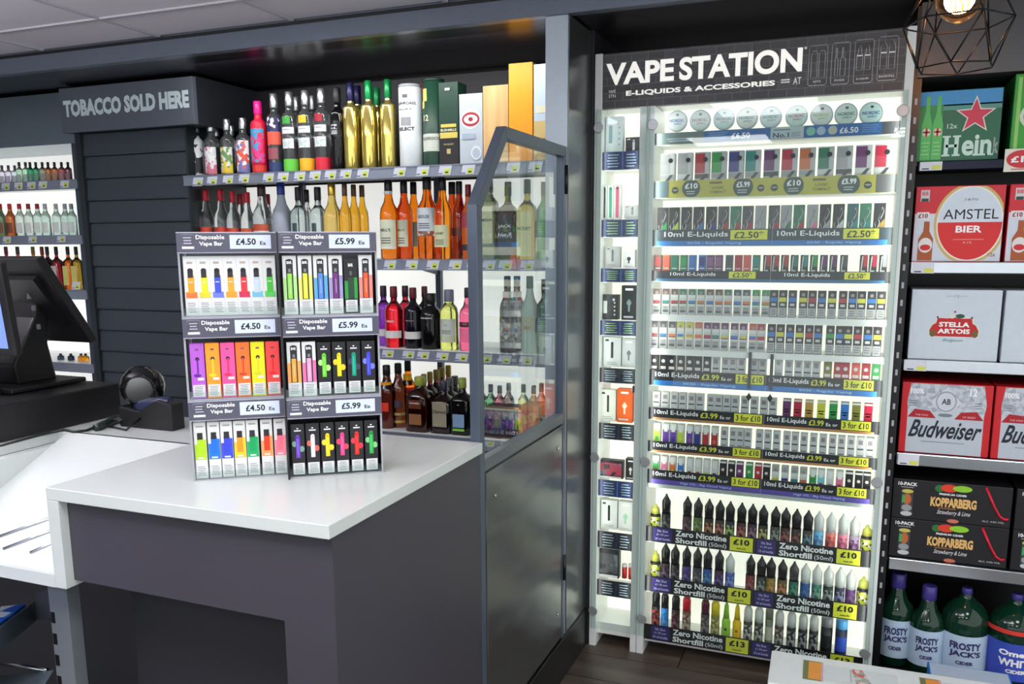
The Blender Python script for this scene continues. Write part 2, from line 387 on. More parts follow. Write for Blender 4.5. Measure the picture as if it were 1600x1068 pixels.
slab(b, A0, B_, 0, .004, -.027, .027, tr); slab(b, A0, B_, .004, .40, -.012, -.006, tr); b.build('tray', rk)
A2, B2 = at(0, 1062, 1, 1.28), at(84, 1052, 1, 1.33)
MB().tube([at(-20, 1032, 1, 1.50), at(73, 1046, 1, 1.40)], .006, CHROME, 8).build('rail', rk)
MB().add([at(-20, 1056, 1, 1.45), at(60, 1050, 1, 1.42), at(84, 1046, 1, 1.33), at(60, 1085, 1, 1.25), at(-20, 1100, 1, 1.2)], [(0, 1, 2, 3, 4)], tr).build('lower_tray', rk)
pb = [at(52, 968, 1, 1.5), at(57, 925, 1, 1.5), at(84, 918, 1, 1.36), at(84, 960, 1, 1.36), at(74, 968, 1, 1.40)]
MB().add([p for p in pb]+[p+Vector((.004, .004, 0)) for p in pb], [(0, 1, 2, 3, 4), (9, 8, 7, 6, 5)]+[(i, (i+1) % 5, 5+(i+1) % 5, 5+i) for i in range(5)], M((84, 88, 100), .4, metal=.3)).build('bracket', rk)
for i, (c1, c2, w, dn, dz, th) in enumerate((((24, 90, 200), (60, 130, 220), 'bright blue', .012, .0, .03), ((40, 50, 150), (150, 40, 90), 'dark blue', .075, .012, .035), ((190, 205, 215), (150, 175, 200), 'pale silver', .14, .02, .035), ((20, 90, 190), (40, 120, 210), 'plain blue', .21, .04, .03))):
    b = MB(); P0 = A0*1.0; P1 = A0+(B_-A0)*(.93-.05*i)
    slab(b, P0, P1, dn, dn+.055, dz, dz+th, SP(c1, c2, (220, 225, 235), 16)); o = b.build('multipack'); tag(o, w+' wrapped multipack lying in the tilted rack tray under the counter ledge', 'pack', 'packs under the counter')

# ================================================================ counter screen with half door
NV = M((84, 94, 108), .33, metal=.3, var=.03)
sc = thing('counter_screen', 'angled grey framed glass screen with a half-height metal door below', 'screen')
def bar(pts, w, name, x0=-.892, x1=-.865, m=NV):
    """a square-section rail in the screen's plane; pts (y, z) along the outer edge, w inward"""
    return MB().prism(pts, 0, x0, x1, m).build(name, sc, bevel=.0015)
bar([(1.953, 0.0), (1.984, 0.0), (1.984, 1.60), (1.928, 1.612), (1.928, 1.1), (1.953, 1.02)], 0, 'front_post') if False else bar([(1.953, 0), (1.982, 0), (1.982, 1.59), (1.948, 1.60)], 0, 'front_post')
bar([(1.948, 1.60), (1.982, 1.59), (2.155, 1.776), (2.140, 1.808)], 0, 'slanted_rail')
bar([(2.140, 1.808), (2.155, 1.776), (2.636, 1.776), (2.660, 1.808)], 0, 'top_rail')
bar([(2.660, 1.808), (2.636, 1.776), (2.636, .10), (2.660, .10)], 0, 'rear_post')
bar([(1.982, .947), (2.636, .947), (2.636, .915), (1.982, .915)], 0, 'middle_rail', m=M((110, 118, 124), .3, metal=.5))
MB().prism([(1.984, .95), (2.634, .95), (2.634, 1.774), (2.158, 1.774), (1.984, 1.588)], 0, -.881, -.8805, GLASS).build('glass_pane', sc)
dr = MB().box(-.884, -.8655, 1.990, 2.629, .156, .908, BRUSH).build('door_leaf', sc, bevel=.002)
for y, z in ((2.05, .83), (2.585, .84), (2.585, .26)):
    MB().lathe([(0, .006), (.003, .005)], CHROME, n=10).build('screw', dr, loc=(-.8655, y, z), rot=(0, PI/2, 0))
for z in (1.66, .36): MB().lathe([(0, .006), (.09, .006)], BLACK, n=10).build('hinge', sc, loc=(-.862, 2.648, z))

# ================================================================ bottles
def proj(p):
    v = Vector(p)-CAM; d = v.dot(_fw)
    return CX+F*v.dot(_r)/d, CY-F*v.dot(_u)/d
PROF = {
 'vodka':  ([(0, .9), (.015, 1), (.60, 1), (.66, .9), (.71, .55), (.75, .42), (.87, .40)], .80, .46),
 'spirit': ([(0, .92), (.015, 1), (.56, 1), (.64, .9), (.72, .55), (.80, .42), (.88, .38)], .84, .41),
 'tall':   ([(0, .95), (.01, 1), (.68, 1), (.72, .9), (.75, .55), (.78, .48), (.86, .46)], .82, .50),
 'gold':   ([(0, .95), (.01, 1), (.705, 1), (.725, .93), (.74, .45), (.78, .40), (.86, .40)], .79, .45),
 'gin':    ([(0, .94), (.02, 1), (.60, 1), (.67, .92), (.72, .55), (.76, .36), (.86, .34)], .82, .38),
 'stout':  ([(0, .96), (.02, 1), (.60, 1), (.70, .88), (.76, .55), (.79, .50), (.86, .5)], .84, .52),
 'square': ([(0, .95, 7), (.02, 1, 7), (.60, 1, 7), (.67, .80, 5), (.72, .42, 2.5), (.77, .32, 2), (.86, .32, 2)], .82, .36),
 'flask':  ([(0, .95, 7), (.02, 1, 7), (.62, 1, 7), (.72, .85, 4), (.78, .5, 2.3), (.82, .42, 2), (.9, .42, 2)], .84, .45),
 'big':    ([(0, .93), (.03, 1), (.62, 1), (.72, .93), (.82, .62), (.88, .30), (.93, .22), (.95, .22)], .93, .22),
}
bcount = 0
def bottle(label, px, pyt, hw, zb, kind, gm, cm, labs=(), group='spirit bottles on the wall shelving', y=3.07, name='spirit_bottle', n=18, cat='bottle', capf=None):
    p = at(px, pyt, 1, y); zt = p.z; x = p.x
    pb = proj((x, y, zb)); x = at(px, (pyt+pb[1])/2, 1, y).x
    h = zt-zb; r = hw*mpp((x, y, (zt+zb)/2)); prof, cf, cr = PROF[kind]
    if capf: cf = capf
    t = thing(name, label, cat, (x, y, zb), 0, group)
    b = MB().lathe([(q[0]*h, q[1]*r)+tuple(q[2:]) for q in prof], gm, n=24 if kind in ('square', 'flask') else n); b.build('body', t)
    MB().lathe([(cf*h, cr*r*1.0), (cf*h+.002, cr*r*1.06), (h-.003, cr*r*1.03), (h, cr*r*.9)], cm, n=12).build('cap', t)
    sq = kind in ('square', 'flask')
    for L in labs:
        f0, f1, m, arc = L[:4]; lb = MB()
        if sq:
            lb.rect(-r*.84*arc/90, r*.84*arc/90, f0*h, f1*h, -r*1.012, m); R = None
        else:
            rr = r*(L[6] if len(L) > 6 else 1)*1.012; aa = math.radians(arc)
            lb.lathe([(f0*h, rr), (f1*h, rr)], m, n=12, a0=-PI/2-aa, a1=-PI/2+aa); R = rr*1.01
        if len(L) > 4 and L[4]:
            ws = L[4].split('|'); hh = (f1-f0)*h
            for i, w in enumerate(ws):
                zc = f1*h-hh*(.30+.2*i) if len(ws) > 1 else f0*h+hh*.62
                tw = min(r*.8*arc/90, len(w)*hh*.13); th = min(hh*.17, tw*.5)
                if 'CIDER' in L[4]: tw = r*(.72 if w != 'CIDER' else .4)*arc/90; th = hh*(.2 if w != 'CIDER' else .1); zc = f1*h-hh*(.28+.23*i)
                if sq: lb.text(w, -tw, tw, zc-th/2, zc+th/2, -r*1.016, L[5], .02)
                else: lb.text(w, -tw, tw, zc-th/2, zc+th/2, 0, L[5], .045 if 'CIDER' in L[4] else .02, R=R)
            if not sq and hh > .04 and 'CIDER' not in L[4]:
                for i in range(3):
                    zc = f0*h+hh*(.12+.09*i)
                    lb.lathe([(zc, R), (zc+hh*.03, R)], L[5], n=6, a0=-PI/2-aa*.5, a1=-PI/2+aa*.5)
        lb.build('label', t)
    return t
SILV = M((200, 202, 206), .25, metal=.9); CAPK = P(22, 22, 26); CLEAR = G(232, 238, 240); GOLDC = M((214, 178, 72), .28, metal=.8)
AMB = G(238, 128, 20); AMB2 = G(210, 76, 16); DRKAMB = G(120, 40, 14); CREAM = P(222, 218, 190)
S1, S2, S3, S4 = SH_Z[1], SH_Z[2], SH_Z[3], SH_Z[4]
K = TEXTK; W_ = TEXTW
FRT = lambda a, b, c: SP(a, b, c, 70)
# top shelf: back row first
for px, pt, c, w in ((340, 193, (235, 235, 235), 'pink label'), (363, 192, (235, 235, 235), 'yellow label'), (465, 147, (120, 190, 90), 'green fruit bottle'), (490, 145, (200, 210, 60), 'orange fruit bottle')):
    bottle('clear vodka bottle half hidden behind the '+w+' on the top shelf', px, pt+4, 9, S1, 'vodka' if px < 400 else 'tall', CLEAR, SILV, [(.02, .2, P(*c), 80)], y=3.16)
bottle('short vodka bottle wrapped in a black and white cross pattern at the shelf end', 307, 190, 11.5, S1, 'vodka', P(225, 228, 232), SILV, [(.06, .58, SP((230, 232, 236), (30, 30, 34), (228, 228, 232), 44), 88)])
bottle('short clear vodka bottle with a pink fruit print beside the cross patterned one', 331, 188, 11.5, S1, 'vodka', CLEAR, SILV, [(.04, .52, FRT((225, 225, 228), (215, 120, 140), (240, 240, 240)), 70, '', K)])
bottle('short clear vodka bottle with a yellow and green print', 356, 186, 11.5, S1, 'vodka', CLEAR, SILV, [(.04, .50, FRT((225, 225, 220), (230, 200, 60), (110, 150, 90)), 70, '', K)])
bottle('short clear vodka bottle with a mixed blue and red print', 381, 184, 12, S1, 'vodka', CLEAR, SILV, [(.04, .6, FRT((235, 235, 238), (120, 120, 180), (225, 90, 60)), 74, '', K)])
bottle('tall hot pink and red bottle with a magenta cap and blue flashes', 405, 158, 12.5, S1, 'tall', P(208, 24, 60), M((224, 24, 130), .3), [(.16, .62, FRT((225, 40, 90), (60, 150, 190), (230, 60, 140)), 70), (.03, .12, P(225, 60, 50), 80)])
bottle('tall clear bottle with navy top print and red band', 430, 146, 12, S1, 'tall', CLEAR, SILV, [(.52, .70, FRT((30, 30, 60), (40, 44, 90), (220, 220, 235)), 88), (.36, .52, P(225, 90, 70), 80), (.02, .14, P(44, 62, 110), 88), (.18, .32, P(150, 80, 90), 50)])
for px, pt, c, w, em in ((454, 143, (104, 205, 70), 'green', (60, 150, 60)), (479, 141, (246, 186, 40), 'orange', (245, 180, 40)), (504, 138, (222, 40, 62), 'red', (160, 30, 50))):
    bottle('tall clear vodka bottle with a silver cap and '+w+' fruit base', px, pt, 12.5, S1, 'tall', CLEAR, SILV, [(.02, .17, P(*c), 88), (.48, .56, P(228, 228, 228), 60, 'VODKA', K), (.60, .69, P(*em), 34), (.3, .42, FRT((215, 222, 225), (190, 205, 205), (235, 235, 235)), 55)])
bottle('tall glossy black bottle with white lettering and a slim black cap', 528, 137, 12, S1, 'tall', M((14, 14, 16), .08), CAPK, [(.42, .6, M((20, 20, 22), .2), 50, '70|CL', W_)])
GLD = M((236, 214, 120), .12, metal=.85)
for px, pt, c, w, yy in ((560, 134, (30, 28, 70), 'navy capped gold bottle tucked behind its neighbour', 3.16), (590, 137, (20, 130, 70), 'green capped gold bottle tucked between two others', 3.16), (549, 129, (30, 28, 70), 'polished gold bottle with a dark navy cap', 3.07), (577, 126, (16, 140, 74), 'polished gold bottle with a green cap next to the navy capped one', 3.07), (607, 124, (12, 120, 62), 'polished gold bottle with a green cap next to the grey tube', 3.07)):
    bottle(w, px, pt, 12.5, S1, 'gold', GLD, M(c, .3, metal=.4), y=yy, group='gold bottles on the top shelf')
def boxed(label, px0, px1, pyt, zb, mats, y0=3.02, dep=.08, name='gift_box', lab=(), cyl=False, group='boxed spirits on the top shelf'):
    a = at(px0, pyt, 1, y0); b = at(px1, pyt, 1, y0); x0 = at(px0, pyt+60, 1, y0).x; x1 = at(px1, pyt+60, 1, y0).x
    h = a.z*.5+b.z*.5-zb; w = x1-x0; t = thing(name, label, 'box', ((x0+x1)/2, y0+dep/2, zb), 0, group)
    if cyl:
        r = w/2; MB().lathe([(0, r*.99), (.004, r), (h-.012, r)], mats[0], n=24).build('tube', t)
        MB().lathe([(h-.012, r*.985), (h-.002, r*.985), (h, r*.9)], mats[1], n=24).build('lid', t); R = r*1.006
    else:
        MB().box(-w/2, w/2, -dep/2, dep/2, 0, h, mats[0]).build('carton', t, bevel=.001); R = None
    for li, L in enumerate(lab):
        f0, f1, u0, u1, m = L[:5]; lb = MB(); yy = -dep/2-.0008-.0005*li
        if cyl: R = w/2*(1.006+.004*li)
        if m:
            if cyl: lb.lathe([(f0*h, R), (f1*h, R)], m, n=14, a0=-PI/2+(u0-.5)*2.4, a1=-PI/2+(u1-.5)*2.4)
            elif len(L) > 5 and L[5] == 'o': lb.disc((u0+u1-1)/2*w, (f0+f1)/2*h, (u1-u0)/2*w, yy, m, 28, (f1-f0)*h/((u1-u0)*w))
            else: lb.rect((u0-.5)*w, (u1-.5)*w, f0*h, f1*h, yy, m)
        if len(L) > 6 and L[5]:
            lb.text(L[5], (u0-.5)*w*(1.1 if cyl else .92), (u1-.5)*w*(1.1 if cyl else .92), f0*h+(f1-f0)*h*.15, f1*h-(f1-f0)*h*.15, 0 if cyl else yy-.0006, L[6], L[7] if len(L) > 7 else .02, R=R*1.006 if cyl else None)
        if len(L) == 6 and L[5] == 'o':
            pass
        lb.build('label', t)
    return t
boxed('pale grey whisky tube with black lettering on the top shelf', 618, 651, 130, S1, [P(206, 212, 214), P(150, 156, 160)], cyl=True, lab=[(.74, .79, .08, .92, None, 'LAPHROAIG', K), (.68, .71, .2, .8, None, 'ISLAY', P(110, 110, 112)), (.50, .60, .3, .7, P(150, 155, 158)), (.43, .49, .14, .86, None, 'SELECT', K, .03), (.83, .87, .4, .6, P(90, 92, 96))])
boxed('dark green whisky tube with gold emblem and a cream band', 655, 687, 121, S1, [P(26, 62, 46), P(20, 44, 36)], cyl=True, lab=[(.17, .37, -.1, 1.1, P(206, 210, 198)), (.29, .34, .1, .9, None, 'GLENFIDDICH', P(60, 80, 60)), (.74, .88, .22, .42, P(208, 196, 90)), (.66, .74, .14, .3, P(208, 196, 90)), (.50, .60, .22, .48, None, '12', P(224, 220, 180)), (.86, .97, -.02, .16, P(170, 20, 60))])
boxed('dark green carton with black lower half and gold lettering', 686, 716, 128, S1, [P(22, 58, 44)], lab=[(.0, .36, 0, 1, P(28, 26, 26)), (.33, .40, .05, .95, P(208, 190, 90)), (.405, .45, .06, .94, None, 'BUSHMILLS', P(235, 230, 190)), (.46, .5, .1, .9, P(208, 190, 90)), (.24, .27, .2, .8, None, 'WHISKEY', P(180, 170, 120)), (.14, .2, .4, .6, P(190, 176, 120)), (.9, .93, .35, .6, P(220, 220, 210))])
boxed('silver carton with a red oval badge next to the wooden box', 718, 754, 146, S1, [P(186, 196, 204)], lab=[(.50, .80, .08, .92, P(214, 218, 222), 'o'), (.54, .74, .12, .88, P(168, 40, 52), 'o'), (.575, .705, .2, .8, P(230, 216, 218), 'o'), (.61, .67, .4, .6, P(150, 40, 52), 'o'), (.36, .44, .12, .7, P(160, 174, 190)), (.06, .26, .5, .96, P(220, 226, 234), 'o'), (.09, .23, .56, .9, P(180, 190, 204), 'o')])
wb = tex_mat('wood', (226, 186, 128), (206, 160, 100), (0, 0, 0), 30)
boxed('plain pine whisky box with grain, beside the orange carton', 755, 794, 133, S1, [wb], dep=.1)
boxed('tall plain orange carton standing above its neighbours', 795, 832, 98, S1, [P(244, 160, 24)], dep=.1)
boxed('tall pale blue and gold carton hard against the steel column', 834, 872, 99, S1, [P(196, 212, 226)], dep=.1, lab=[(0, .42, 0, 1, P(214, 186, 120)), (.5, .58, .1, .9, P(222, 220, 190)), (.2, .24, .2, .8, P(120, 90, 60))])
# second shelf
for px, w in ((378, 'second'), (420, 'third')):
    bottle('red capped white rum bottle hidden behind the front row, '+w+' along', px, 303, 10, S2, 'spirit', CLEAR, P(150, 20, 34), y=3.16)
for px, pt, lab, w in ((324, 296, ((200, 60, 40), (225, 190, 60), (90, 110, 80)), 'red and yellow label, beside the gantry'), (347, 296, ((200, 60, 40), (225, 190, 60), (120, 130, 90)), 'red and yellow label, beside another like it'), (366, 299, ((210, 70, 40), (235, 235, 230), (225, 225, 220)), 'white crested label'), (388, 300, ((210, 90, 50), (235, 235, 230), (225, 225, 220)), 'white crested label and rusty band')):
    bottle('clear rum bottle with a red cap and '+w, px, pt, 11.5, S2, 'spirit', CLEAR, P(176, 20, 40), [(.08, .38, P(*lab[1]) if lab[1][0] > 230 else FRT(*lab), 74, '', K), (.38, .46, P(*lab[0]), 74)])
bottle('large clear bottle with a black cap and white winged label', 411, 288, 15, S2, 'spirit', CLEAR, P(50, 24, 34), [(.08, .38, P(232, 232, 228), 70, 'S', K), (.38, .47, P(196, 84, 50), 70)])
bottle('frosted bottle with a royal blue cap and blue base', 441, 285, 14.5, S2, 'spirit', M((196, 206, 222), .5, trans=.4), P(34, 60, 140), [(.02, .2, P(96, 130, 214), 84)])
bottle('black capped gin bottle in the second row behind the green labels', 481, 296, 10, S2, 'gin', CLEAR, CAPK, y=3.16)
for px, w in ((468, 'beside the blue capped one'), (498, 'beside the gold bottles')):
    bottle('clear gin bottle with black cap and dark green label, '+w, px, 292, 13.5, S2, 'gin', G(214, 228, 226), CAPK, [(.06, .34, P(30, 84, 64), 70, 'GIN', W_), (.38, .5, P(60, 80, 80), 18)])
bottle('tequila bottle of pale gold with a gold cap, nearest of its row', 520, 286, 14, S2, 'spirit', G(240, 206, 110), GOLDC, [(.08, .56, M((236, 206, 120), .4, trans=.3), 60, '', K)])
for i, px in enumerate((540, 554, 567)):
    bottle('slim golden rum bottle, '+ORD[i]+' of the three behind the pale gold one', px, 287+i, 9.5, S2, 'spirit', G(244, 180, 50), M((90, 60, 30), .4), y=3.08+.04*i)
bottle('amber whisky bottle with black cap and cream label, nearest the display stand', 608, 281, 14.5, S2, 'spirit', AMB, CAPK, [(.16, .50, P(218, 222, 196), 70, "BELL'S", K), (.13, .16, P(230, 228, 214), 70), (.82, .86, P(238, 238, 236), 88, '', K, .48)])
bottle('orange amber whisky bottle with a cream label, middle of three alike', 632, 282, 13, S2, 'spirit', AMB2, CAPK, [(.16, .50, P(206, 206, 180), 50, "BELL'S", K)], y=3.10)
bottle('yellow amber whisky bottle with a cream label behind the other two', 647, 284, 12, S2, 'spirit', AMB, CAPK, [(.16, .48, P(206, 200, 180), 50, '', K)], y=3.17)
bottle('big amber whisky bottle with a pale blue grey picture label', 668, 275, 16, S2, 'spirit', G(230, 110, 26), CAPK, [(.34, .62, P(206, 214, 220), 72, 'GROUSE', K), (.28, .34, FRT((150, 70, 50), (120, 100, 90), (206, 200, 190)), 72)])
bottle('amber whisky bottle with a small square cream label low down', 692, 277, 14, S2, 'spirit', G(250, 150, 30), CAPK, [(.15, .42, P(210, 212, 170), 60, 'HONEY', K)])
bottle('dark amber bottle standing behind the square cream label', 707, 284, 13, S2, 'spirit', AMB2, CAPK, y=3.18)
bottle('reddish amber bottle with black cap near the screen post', 718, 283, 12, S2, 'spirit', G(150, 50, 20), CAPK, [(.3, .4, P(120, 60, 40), 60)], y=3.12)
bottle('amber bottle with a dark red cap next to the screen post', 732, 288, 11, S2, 'spirit', G(190, 90, 30), P(120, 20, 36), [(.42, .62, P(150, 60, 70), 60), (.12, .2, P(50, 40, 44), 70)])
bottle('brown bottle with a big cream label seen through the screen glass', 764, 280, 15, S2, 'flask', G(120, 130, 90), P(60, 64, 40), [(.20, .66, P(196, 200, 160), 86, 'JAMESON', K)])
bottle('square black labelled whiskey bottle seen through the screen glass', 794, 284, 14.5, S2, 'square', G(70, 50, 40), CAPK, [(.06, .58, P(36, 38, 46), 86, 'JACK|No.7', P(200, 204, 210))])
bottle('square whiskey bottle with a pale yellow label seen through the glass', 824, 280, 14.5, S2, 'square', G(200, 180, 90), P(90, 96, 80), [(.04, .60, P(208, 212, 150), 88, 'HONEY', K)])
bottle('green bottle close to the column seen through the screen glass', 849, 284, 10, S2, 'gin', G(70, 140, 80), CAPK, [(.1, .5, P(110, 170, 110), 60)])
# third shelf
GINL = P(216, 214, 210)
bottle('purple gin bottle half hidden by the display stand', 600, 446, 13, S3, 'gin', G(110, 40, 150), P(60, 30, 60), [(.16, .28, GINL, 74)], y=3.12)
bottle('red gin bottle with a white band label', 616, 447, 14.5, S3, 'gin', G(214, 20, 40), P(110, 16, 30), [(.16, .28, GINL, 74, '', K), (.42, .45, P(230, 170, 170), 26)])
bottle('crimson gin bottle behind the red and black pair', 634, 446, 13, S3, 'gin', G(190, 30, 60), P(50, 20, 40), y=3.16)
bottle('black gin bottle with white lettering and a white band', 646, 449, 14.5, S3, 'gin', M((16, 14, 26), .06), P(100, 20, 34), [(.40, .5, M((16, 14, 26), .1), 60, 'WILD BERRY', P(200, 160, 150)), (.16, .28, GINL, 74, '', K)])
bottle('black bottle with a dark red cap behind the stout black one', 664, 447, 12, S3, 'gin', M((24, 18, 26), .06), P(80, 20, 34), y=3.16)
bottle('stout jet black gin bottle with white lettering', 673, 458, 17, S3, 'stout', M((10, 10, 12), .1), CAPK, [(.48, .62, M((12, 12, 14), .2), 66, 'BULLDOG', W_)])
bottle('clear round gin bottle with pale yellow tint and grey stopper', 702, 452, 14.5, S3, 'stout', G(232, 238, 130), P(120, 124, 140), [(.24, .52, P(200, 208, 196), 66, 'C', K), (.13, .24, P(190, 200, 170), 66)], capf=.8)
bottle('bright pink gin bottle with black cap beside the screen post', 732, 449, 14.5, S3, 'spirit', G(244, 110, 150), CAPK, [(.38, .46, P(90, 30, 50), 66, 'PINK', P(240, 190, 200)), (.14, .36, P(240, 110, 150), 66, '', K)])
for px, w in ((793, 'nearer'), (808, 'further')):
    bottle('dark bottle with a white neck band and picture label seen through glass, '+w+' one', px, 431, 12.5, S3, 'spirit', G(50, 46, 60), CAPK, [(.16, .44, SP((60, 56, 66), (170, 180, 150), (120, 110, 120), 60), 70), (.72, .80, P(228, 220, 214), 88, '', K, .58)], y=3.06 if px < 800 else 3.14)
bottle('frosted pale green bottle seen through the screen glass', 828, 431, 13, S3, 'spirit', M((186, 214, 200), .4, trans=.5), P(60, 90, 90), [(.3, .48, P(190, 190, 150), 50, '1', K)])
bottle('dark green bottle against the column seen through the screen glass', 850, 436, 11, S3, 'gin', G(50, 90, 80), CAPK, [(.1, .4, P(110, 140, 120), 60)])
# bottom shelf
bottle('dark liqueur bottle with orange neck and red seal', 605, 570, 14, S4, 'spirit', G(60, 20, 14), CAPK, [(.28, .42, P(226, 60, 30), 36), (.62, .74, P(244, 160, 30), 80, '', K, .66)])
bottle('dark brown liqueur bottle with gold bands and black cap', 623, 567, 13, S4, 'spirit', G(80, 36, 18), CAPK, [(.08, .12, P(180, 150, 60), 74), (.2, .24, P(180, 160, 90), 74), (.32, .44, P(70, 56, 70), 50)], y=3.10)
bottle('amber bottle with a tall orange neck and red collar', 638, 563, 12, S4, 'spirit', G(250, 120, 20), CAPK, [(.62, .8, P(246, 180, 30), 80, '', K, .62), (.5, .6, P(224, 40, 40), 80, '', K, .98)], y=3.15)
for i in range(5):
    bottle('whiskey bottle with gold seal in a receding file, '+ORD[i+1]+' from the front', 663+i*9.5, 584-i*3.4, 12, S4, 'square', DRKAMB, P(150, 130, 50), y=3.10+.045*(i+1))
bottle('broad amber whiskey flask with white arched label, heading the file', 657, 588, 19, S4, 'flask', G(150, 60, 16), P(150, 160, 60), [(.44, .60, P(96, 46, 24), 60, 'HONEY', W_), (.14, .34, P(140, 96, 60), 60)])
bottle('square dark bottle with a grey beige label', 694, 595, 17.5, S4, 'square', G(60, 18, 12), P(50, 50, 66), [(.14, .62, P(150, 144, 120), 74, 'Disaronno', K)])
for i in range(2):
    bottle('black topped bottle behind the square dark one, '+ORD[i]+' back', 703+i*8, 590-i*3, 15, S4, 'square', M((26, 20, 26), .1), P(90, 90, 96), y=3.17+.07*i)
bottle('black square bottle with a white winged emblem and green foot', 723, 590, 17, S4, 'square', M((12, 12, 12), .1), P(150, 160, 70), [(.42, .62, M((14, 14, 14), .2), 70, 'Y', W_), (.12, .38, P(130, 160, 190), 62), (.08, .14, P(130, 200, 60), 62)])
# through the glass, low down: small packs of cans and flasks
def pack(label, px0, px1, py0, py1, y, cols, name='multipack', group='packs seen through the screen glass'):
    a = at(px0, py1, 1, y); b = at(px1, py0, 1, y); w = b.x-a.x; h = b.z-a.z
    t = thing(name, label, 'pack', ((a.x+b.x)/2, y, a.z), 0, group)
    MB().box(-w/2, w/2, 0, .12, 0, h, P(*cols[0])).build('carton', t, bevel=.001)
    MB().rect(-w/2+.003, w/2-.003, h*.3, h*.9, -.001, SP(cols[1], cols[2], cols[0], 70)).build('label', t)
for i, (px, c) in enumerate(((753, (150, 150, 160)), (767, (60, 140, 80)), (781, (160, 60, 80)), (795, (90, 60, 60)), (818, (200, 200, 120)), (834, (220, 130, 40)), (846, (180, 80, 50)))):
    bottle('small flask bottle low behind the screen, '+ORD[i]+' from the front post', px, 598+i%3*2, 8, S4, 'flask', G(*[min(255, q+60) for q in c]), P(40, 44, 50), [(.1, .5, P(*c), 80)], y=3.14, name='flask_bottle')
pack('purple and black case of cans behind the lower screen glass', 752, 808, 640, 686, 3.03, [(44, 30, 50), (150, 60, 120), (70, 60, 110)])
pack('orange juice coloured carton behind the lower screen glass', 810, 842, 636, 694, 3.03, [(236, 140, 50), (240, 190, 70), (226, 90, 50)])
pack('green flecked carton behind the glass next to the column', 844, 868, 650, 690, 3.05, [(60, 110, 80), (150, 180, 150), (200, 210, 200)])
# shelving beyond the till
for i, (px, c, cc) in enumerate(((4, (205, 200, 222), (90, 80, 100)), (14, (205, 200, 222), (70, 64, 90)), (24, (190, 206, 220), (90, 84, 110)), (31, (150, 190, 160), (30, 34, 40)), (41, (160, 200, 170), (30, 34, 40)), (48, (20, 110, 70), (26, 30, 40)), (57, (20, 110, 70), (26, 30, 40)), (67, (110, 110, 90), (20, 24, 34)), (76, (120, 60, 20), (20, 22, 30)), (86, (130, 70, 30), (20, 22, 30)), (97, (110, 40, 50), (20, 22, 30)), (107, (60, 24, 34), (20, 22, 40)))):
    bottle('quarter bottle on the highest shelf beyond the till, '+ORD[i]+' of twelve along', px, 253 if i > 2 else 258, 5.2, 1.808, 'gin', G(*[min(255, q+30) for q in c]), P(*cc), [(.1, .42, P(*[(q+200)//2 for q in c]), 66)], y=3.07, name='quarter_bottle', n=12, group='quarter bottles beyond the till')
for i, (px, c, cc) in enumerate(((2, (90, 110, 80), (176, 24, 40)), (17, (170, 90, 40), (196, 40, 44)), (32, (200, 214, 208), (176, 24, 50)), (46, (200, 214, 208), (160, 24, 44)), (60, (190, 214, 206), (160, 24, 50)), (72, (190, 214, 206), (180, 180, 190)), (89, (190, 214, 206), (190, 190, 196)), (103, (176, 204, 194), (150, 170, 180)), (113, (176, 204, 194), (120, 140, 150)))):
    bottle('half bottle on the middle shelf beyond the till, '+ORD[i]+' of nine along', px, 318, 7.2, 1.556, 'spirit', G(*c), P(*cc), [(.1, .42, P(*((226, 232, 226) if i > 1 else (120, 60, 40))), 60, '', K)], y=3.07, name='half_bottle', n=12, group='half bottles beyond the till')
for i, (px, c, cc) in enumerate(((12, (150, 30, 40), (90, 20, 40)), (30, (180, 60, 40), (40, 50, 44)), (54, (200, 90, 30), (120, 100, 40)), (68, (190, 60, 30), (130, 30, 30)), (76, (120, 50, 60), (20, 30, 40)), (90, (120, 30, 40), (20, 30, 36)), (108, (190, 90, 20), (30, 20, 50)), (121, (150, 120, 40), (30, 30, 40)))):
    bottle('amber or red half bottle on the lower shelf beyond the till, '+ORD[i]+' of eight', px, 385, 7.5, 1.30, 'square', G(*c), P(*cc), [(.1, .55, P(*((206, 200, 110) if i > 5 else (190, 180, 170))), 80, '', K)], y=3.07, name='half_bottle', n=12, group='lower half bottles beyond the till')
for i, (px, c) in enumerate(((95, (60, 70, 100)), (111, (30, 34, 60)), (127, (230, 150, 30)), (134, (235, 160, 40)))):
    bottle('miniature bottle glimpsed under the till monitor, '+ORD[i]+' of four', px, 552, 5, .95, 'spirit', G(*c), P(24, 26, 40), [(.1, .5, P(*c), 60)], y=3.07, name='miniature_bottle', n=10, group='miniatures under the monitor')

# ================================================================ vape cabinet
YP = 2.925
def X(px, py, y=YP): return at(px, py, 1, y).x
def Z(px, py, y=YP): return at(px, py, 1, y).z
vc = thing('display_cabinet', 'tall white backlit glass-fronted cabinet of e-liquids under a dark brick printed header', 'cabinet')
CX0, CD0, CD1, CX1 = -.848, -.690, -.642, .140
for x0, x1 in ((CX0, -.822), (-.665, -.640), (-.690, -.667), (.115, CX1)):
    MB().box(x0, x1, 2.912, 3.10, 0, 2.135 if x0 < -.8 or x0 > 0 else 1.955, WHITE).build('side_post', vc, bevel=.0015)
MB().box(-.84, .13, 3.085, 3.10, .06, 2.13, LITC).build('back_panel', vc, label='glowing white back panel')
MB().box(-.822, -.690, 2.945, 3.085, .04, .085, WHITE).box(-.640, .115, 2.945, 3.085, .04, .075, WHITE).build('plinth', vc)
MB().box(-.84, .13, 2.935, 3.085, 1.96, 2.13, WHITE).build('top_box', vc)
BRK = tex_mat('brick', (62, 62, 66), (78, 78, 82), (112, 112, 116), 9, rotx=True)
hd = MB().box(-.822, .118, 2.915, 2.934, 1.954, 2.133, BRK).build('header_panel', vc, bevel=.001)
yh = 2.9145
